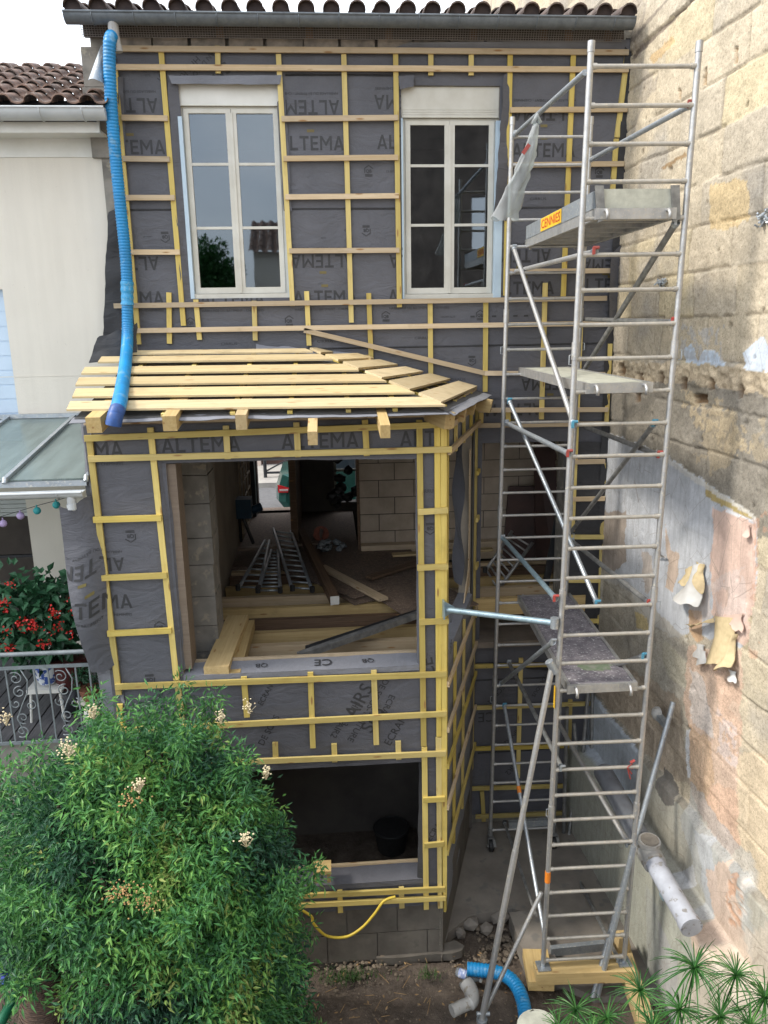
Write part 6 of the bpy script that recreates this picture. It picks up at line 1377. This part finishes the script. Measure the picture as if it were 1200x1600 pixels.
# wicker basket, green can
c=aY(55,1600,4.5); P=[]
t=thing('wicker_basket',tuple(c),'brown wicker basket half hidden under the shrub in the bottom left corner','basket'); w0=aY(60,1505,4.7); 
mb=MB(); mb.tube([w0-EZ*1.2,w0-EZ*.6,w0],[.28,.2,.10],20,rf=None); mb.build('body',M['wicker'],t,smooth=True); mb=MB()
for k in range(40): z_=w0[2]-k*.03; r_=.10+.10*min(1,k/20)+.08*max(0,(k-20)/20); mb.tube([V(w0[0]+r_*1.03*math.cos(a),w0[1]+r_*1.03*math.sin(a),z_) for a in np.linspace(0,6.28,20)],.006,5)
mb.build('weave',M['wicker'],t,smooth=True)
a=aY(35,1535,4.55); b=aY(0,1600,4.3); mb=MB(); mb.tube([a,b,b+(b-a)],[.03,.035,.04],12); tag(mb.build('garden_hose',M['greenp'],None,smooth=True),'thick dark green hose crossing the bottom left corner','hose')
c=aY(4,1525,4.6); mb=MB(); g=np.random.default_rng(3)
for k in range(60): dd_=unit(g.normal(size=3)); s_=unit(np.cross(dd_,g.normal(size=3))); p=c+g.normal(size=3)*.02; mb.add([p,p+dd_*.012+s_*.01,p+dd_*.025,p+dd_*.012-s_*.01],[(0,1,2,3)])
tag(mb.build('blue_flower',simple('blue_petal',(.05,.09,.55),(.04,.07,.4),20,.5),None),'blue flower head at the left edge under the shrub','flower')
# ================================================================== PAPYRUS
def papyrus(px,py,Y,R_,n,seed,label,base):
    g=np.random.default_rng(seed); c=aY(px,py,Y); t=thing('papyrus_plant',tuple(base),label,'papyrus','papyrus stems in the lower right corner'); mb=MB()
    n=int(n*2.3)
    for k in range(n):
        a=k/n*6.283+g.normal()*.12; el=g.uniform(-.3,1.25); l=R_*(.7+.45*g.random()); w=.0085*(.8+.4*g.random()); dr=g.uniform(.5,1.7)
        d=V(math.cos(a)*math.cos(el),math.sin(a)*math.cos(el),math.sin(el)); s_=unit(np.cross(d,EZ)); pts=[]
        for s in np.linspace(0,1,6): pts.append(c+d*l*s-EZ*dr*l*.42*s*s)
        v=[];
        for i,p in enumerate(pts): ww_=w*(1 if i<4 else (.7 if i==4 else .08)); v+=[p-s_*ww_/2+EZ*.002,p-EZ*.0015,p+s_*ww_/2+EZ*.002]
        f=[(i*3+j,i*3+j+1,i*3+j+4,i*3+j+3) for i in range(5) for j in range(2)]; mb.add(v,f,0,rv=np.clip(.5+g.normal()*.25,0,1))
    mb.build('leaves',M['papy'],t); mb=MB(); mb.tube(smooth_path([V(*base),(V(*base)+c)/2+V(g.normal()*.05,g.normal()*.05,0),c],6),.006,8,rv=.2); mb.build('stem',M['papy'],t,smooth=True); return t
PB=aY(1080,1700,4.3); PB[2]=-6.1; PB2=aY(960,1720,4.5); PB2[2]=-6.1
pl=[(1085,1512,4.35,.30,30,'tallest umbrella head, in front of the stone wall below the cut pipe'),(1150,1524,4.4,.26,26,'umbrella head just right of the tallest one'),(1000,1548,4.55,.26,24,'pale green umbrella head over the right timber'),(900,1578,4.6,.24,22,'umbrella head left of the leaning tubes foot'),
    (948,1592,4.5,.24,24,'low umbrella head between the leaning tubes and the pale head'),(1195,1560,4.3,.26,24,'umbrella head cut by the right edge of the picture'),(1062,1578,4.25,.26,26,'dark umbrella head directly below the tallest one'),(872,1606,4.6,.20,18,'leftmost small umbrella head above the white planter'),
    (1125,1590,4.2,.26,26,'umbrella head low between the tallest one and the right edge'),(1020,1606,4.3,.24,24,'umbrella head cut by the bottom edge, under the pale one'),(1172,1606,4.15,.24,22,'umbrella head in the bottom right corner'),(925,1618,4.4,.24,22,'umbrella head at the bottom edge near the planter')]
for k,(px,py,Y,R_,n,l) in enumerate(pl): 
    b=(PB if px>980 else PB2)+V(random.uniform(-.15,.15),random.uniform(-.1,.1),0); papyrus(px,py,Y,R_,n,300+k,'papyrus '+l,b)
c=aY(842,1606,4.75); mb=MB(); pz=c[2]
mb.tube([V(c[0],4.75,-6.2),V(c[0],4.75,pz-.03),V(c[0],4.75,pz),V(c[0],4.75,pz+.004),V(c[0],4.75,pz-.006)],[.13,.165,.17,.15,.02],24); tag(mb.build('white_planter',M['planter'],None,smooth=True,auto=40),'weathered white round planter at the bottom edge, left of the papyrus','planter')
c=aY(745,1590,5.5)
# ================================================================== OPPOSITE SIDE OF THE COURTYARD (seen only as reflections)
t=thing('rear_house',(6,-9,GZ),'plain house behind the viewpoint mirrored in the upper right window','house')
mb=MB(); wallbox(mb,2.5,11,GZ,6.6,-10.3,-10,[(5.0,5.9,2,4),(8,9,2,4)]); mb.build('wall',M['opp'],t); mb=MB(); mb.beam((6.8,-9.6,6.6),(6.8,-14,8.0),8.7,.1); mb.build('roof',M['terra'],t)
t=thing('low_rear_house',(-1,-10,GZ),'low tiled house behind the viewpoint mirrored in the upper left window','house')
mb=MB(); mb.box((-2.3,-10.3,GZ),(2.3,-10,2.3)); mb.build('wall',M['cream'],t); mb=tiles(-2.5,2.4,9.8,2.25,2.0,rad(35),.30,6,.085)
for k in range(len(mb.v)): mb.v[k]=mb.v[k]*V(1,-1,1)
mb.build('roof',M['terra'],t)
t=thing('rear_tree',(-3.7,-9.5,GZ),'leafy tree behind the viewpoint mirrored in the lowest left pane','tree'); mb=MB(); leafcloud(mb,(-3.9,-9.5,1.1),(1.3,1.2,1.6),1600,6,.16,.09,0,.5,shape=shp,seed=77,shellmin=.3); mb.build('crown',M['papy'],t); mb=MB(); mb.tube([(-3.9,-9.5,GZ),(-3.9,-9.5,1.1)],[.16,.07],10); mb.build('trunk',M['stem'],t)
# ================================================================== CAMERA, LIGHT
cam=bpy.data.cameras.new('camera'); co=bpy.data.objects.new('camera',cam); COL.objects.link(co); S.camera=co
cam.sensor_fit='HORIZONTAL'; cam.sensor_width=36; cam.lens=36*FPX/1200; cam.clip_start=.05; cam.clip_end=500
m4=Matrix(((_r[0],_u[0],-_f[0],0),(_r[1],_u[1],-_f[1],0),(_r[2],_u[2],-_f[2],0),(0,0,0,1))); co.matrix_world=m4
SUN_EL,SUN_AZ=rad(46),rad(-97)      # azimuth measured from +Y clockwise: the sun stands to the left, slightly behind the camera
w=bpy.data.worlds.new('World'); S.world=w; w.use_nodes=True; nt=w.node_tree; nt.nodes.clear()
o=nt.nodes.new('ShaderNodeOutputWorld'); b1=nt.nodes.new('ShaderNodeBackground'); sky=nt.nodes.new('ShaderNodeTexSky'); sky.sky_type='NISHITA'; sky.sun_disc=False; sky.sun_elevation=SUN_EL; sky.sun_rotation=SUN_AZ
sky.air_density=1.; sky.dust_density=2.5
b1.inputs[1].default_value=.15; nt.links.new(sky.outputs[0],b1.inputs[0])
b2=nt.nodes.new('ShaderNodeBackground'); b2.inputs[0].default_value=(.90,.95,1,1); b2.inputs[1].default_value=1.0
tc=nt.nodes.new('ShaderNodeTexCoord'); mp=nt.nodes.new('ShaderNodeMapping'); mp.inputs['Scale'].default_value=(1,1,2.4); nt.links.new(tc.outputs['Generated'],mp.inputs[0])
nz_=nt.nodes.new('ShaderNodeTexNoise'); nz_.inputs['Scale'].default_value=2.2; nz_.inputs['Detail'].default_value=6; nt.links.new(mp.outputs[0],nz_.inputs[0])
rp=nt.nodes.new('ShaderNodeValToRGB'); rp.color_ramp.elements[0].position=.34; rp.color_ramp.elements[0].color=(.35,)*3+(1,); rp.color_ramp.elements[1].position=.58; nt.links.new(nz_.outputs[0],rp.inputs[0])
mx=nt.nodes.new('ShaderNodeMixShader'); nt.links.new(rp.outputs[0],mx.inputs[0]); nt.links.new(b1.outputs[0],mx.inputs[1]); nt.links.new(b2.outputs[0],mx.inputs[2]); nt.links.new(mx.outputs[0],o.inputs[0])
sl_=bpy.data.lights.new('sun','SUN'); sl_.energy=1.4; sl_.angle=rad(10); sl_.color=(1,.94,.84); so=bpy.data.objects.new('sun',sl_); COL.objects.link(so)
sdv=Vector((math.sin(SUN_AZ)*math.cos(SUN_EL),math.cos(SUN_AZ)*math.cos(SUN_EL),math.sin(SUN_EL))); so.rotation_euler=sdv.to_track_quat('Z','Y').to_euler(); so.location=sdv*30
S.view_settings.view_transform='Standard'; S.view_settings.look='None'; S.view_settings.gamma=1; S.view_settings.exposure=1.4
S.render.engine='CYCLES'; S.cycles.max_bounces=8; S.cycles.diffuse_bounces=4; S.cycles.transparent_max_bounces=12; S.cycles.caustics_reflective=False; S.cycles.caustics_refractive=False; S.cycles.use_denoising=True
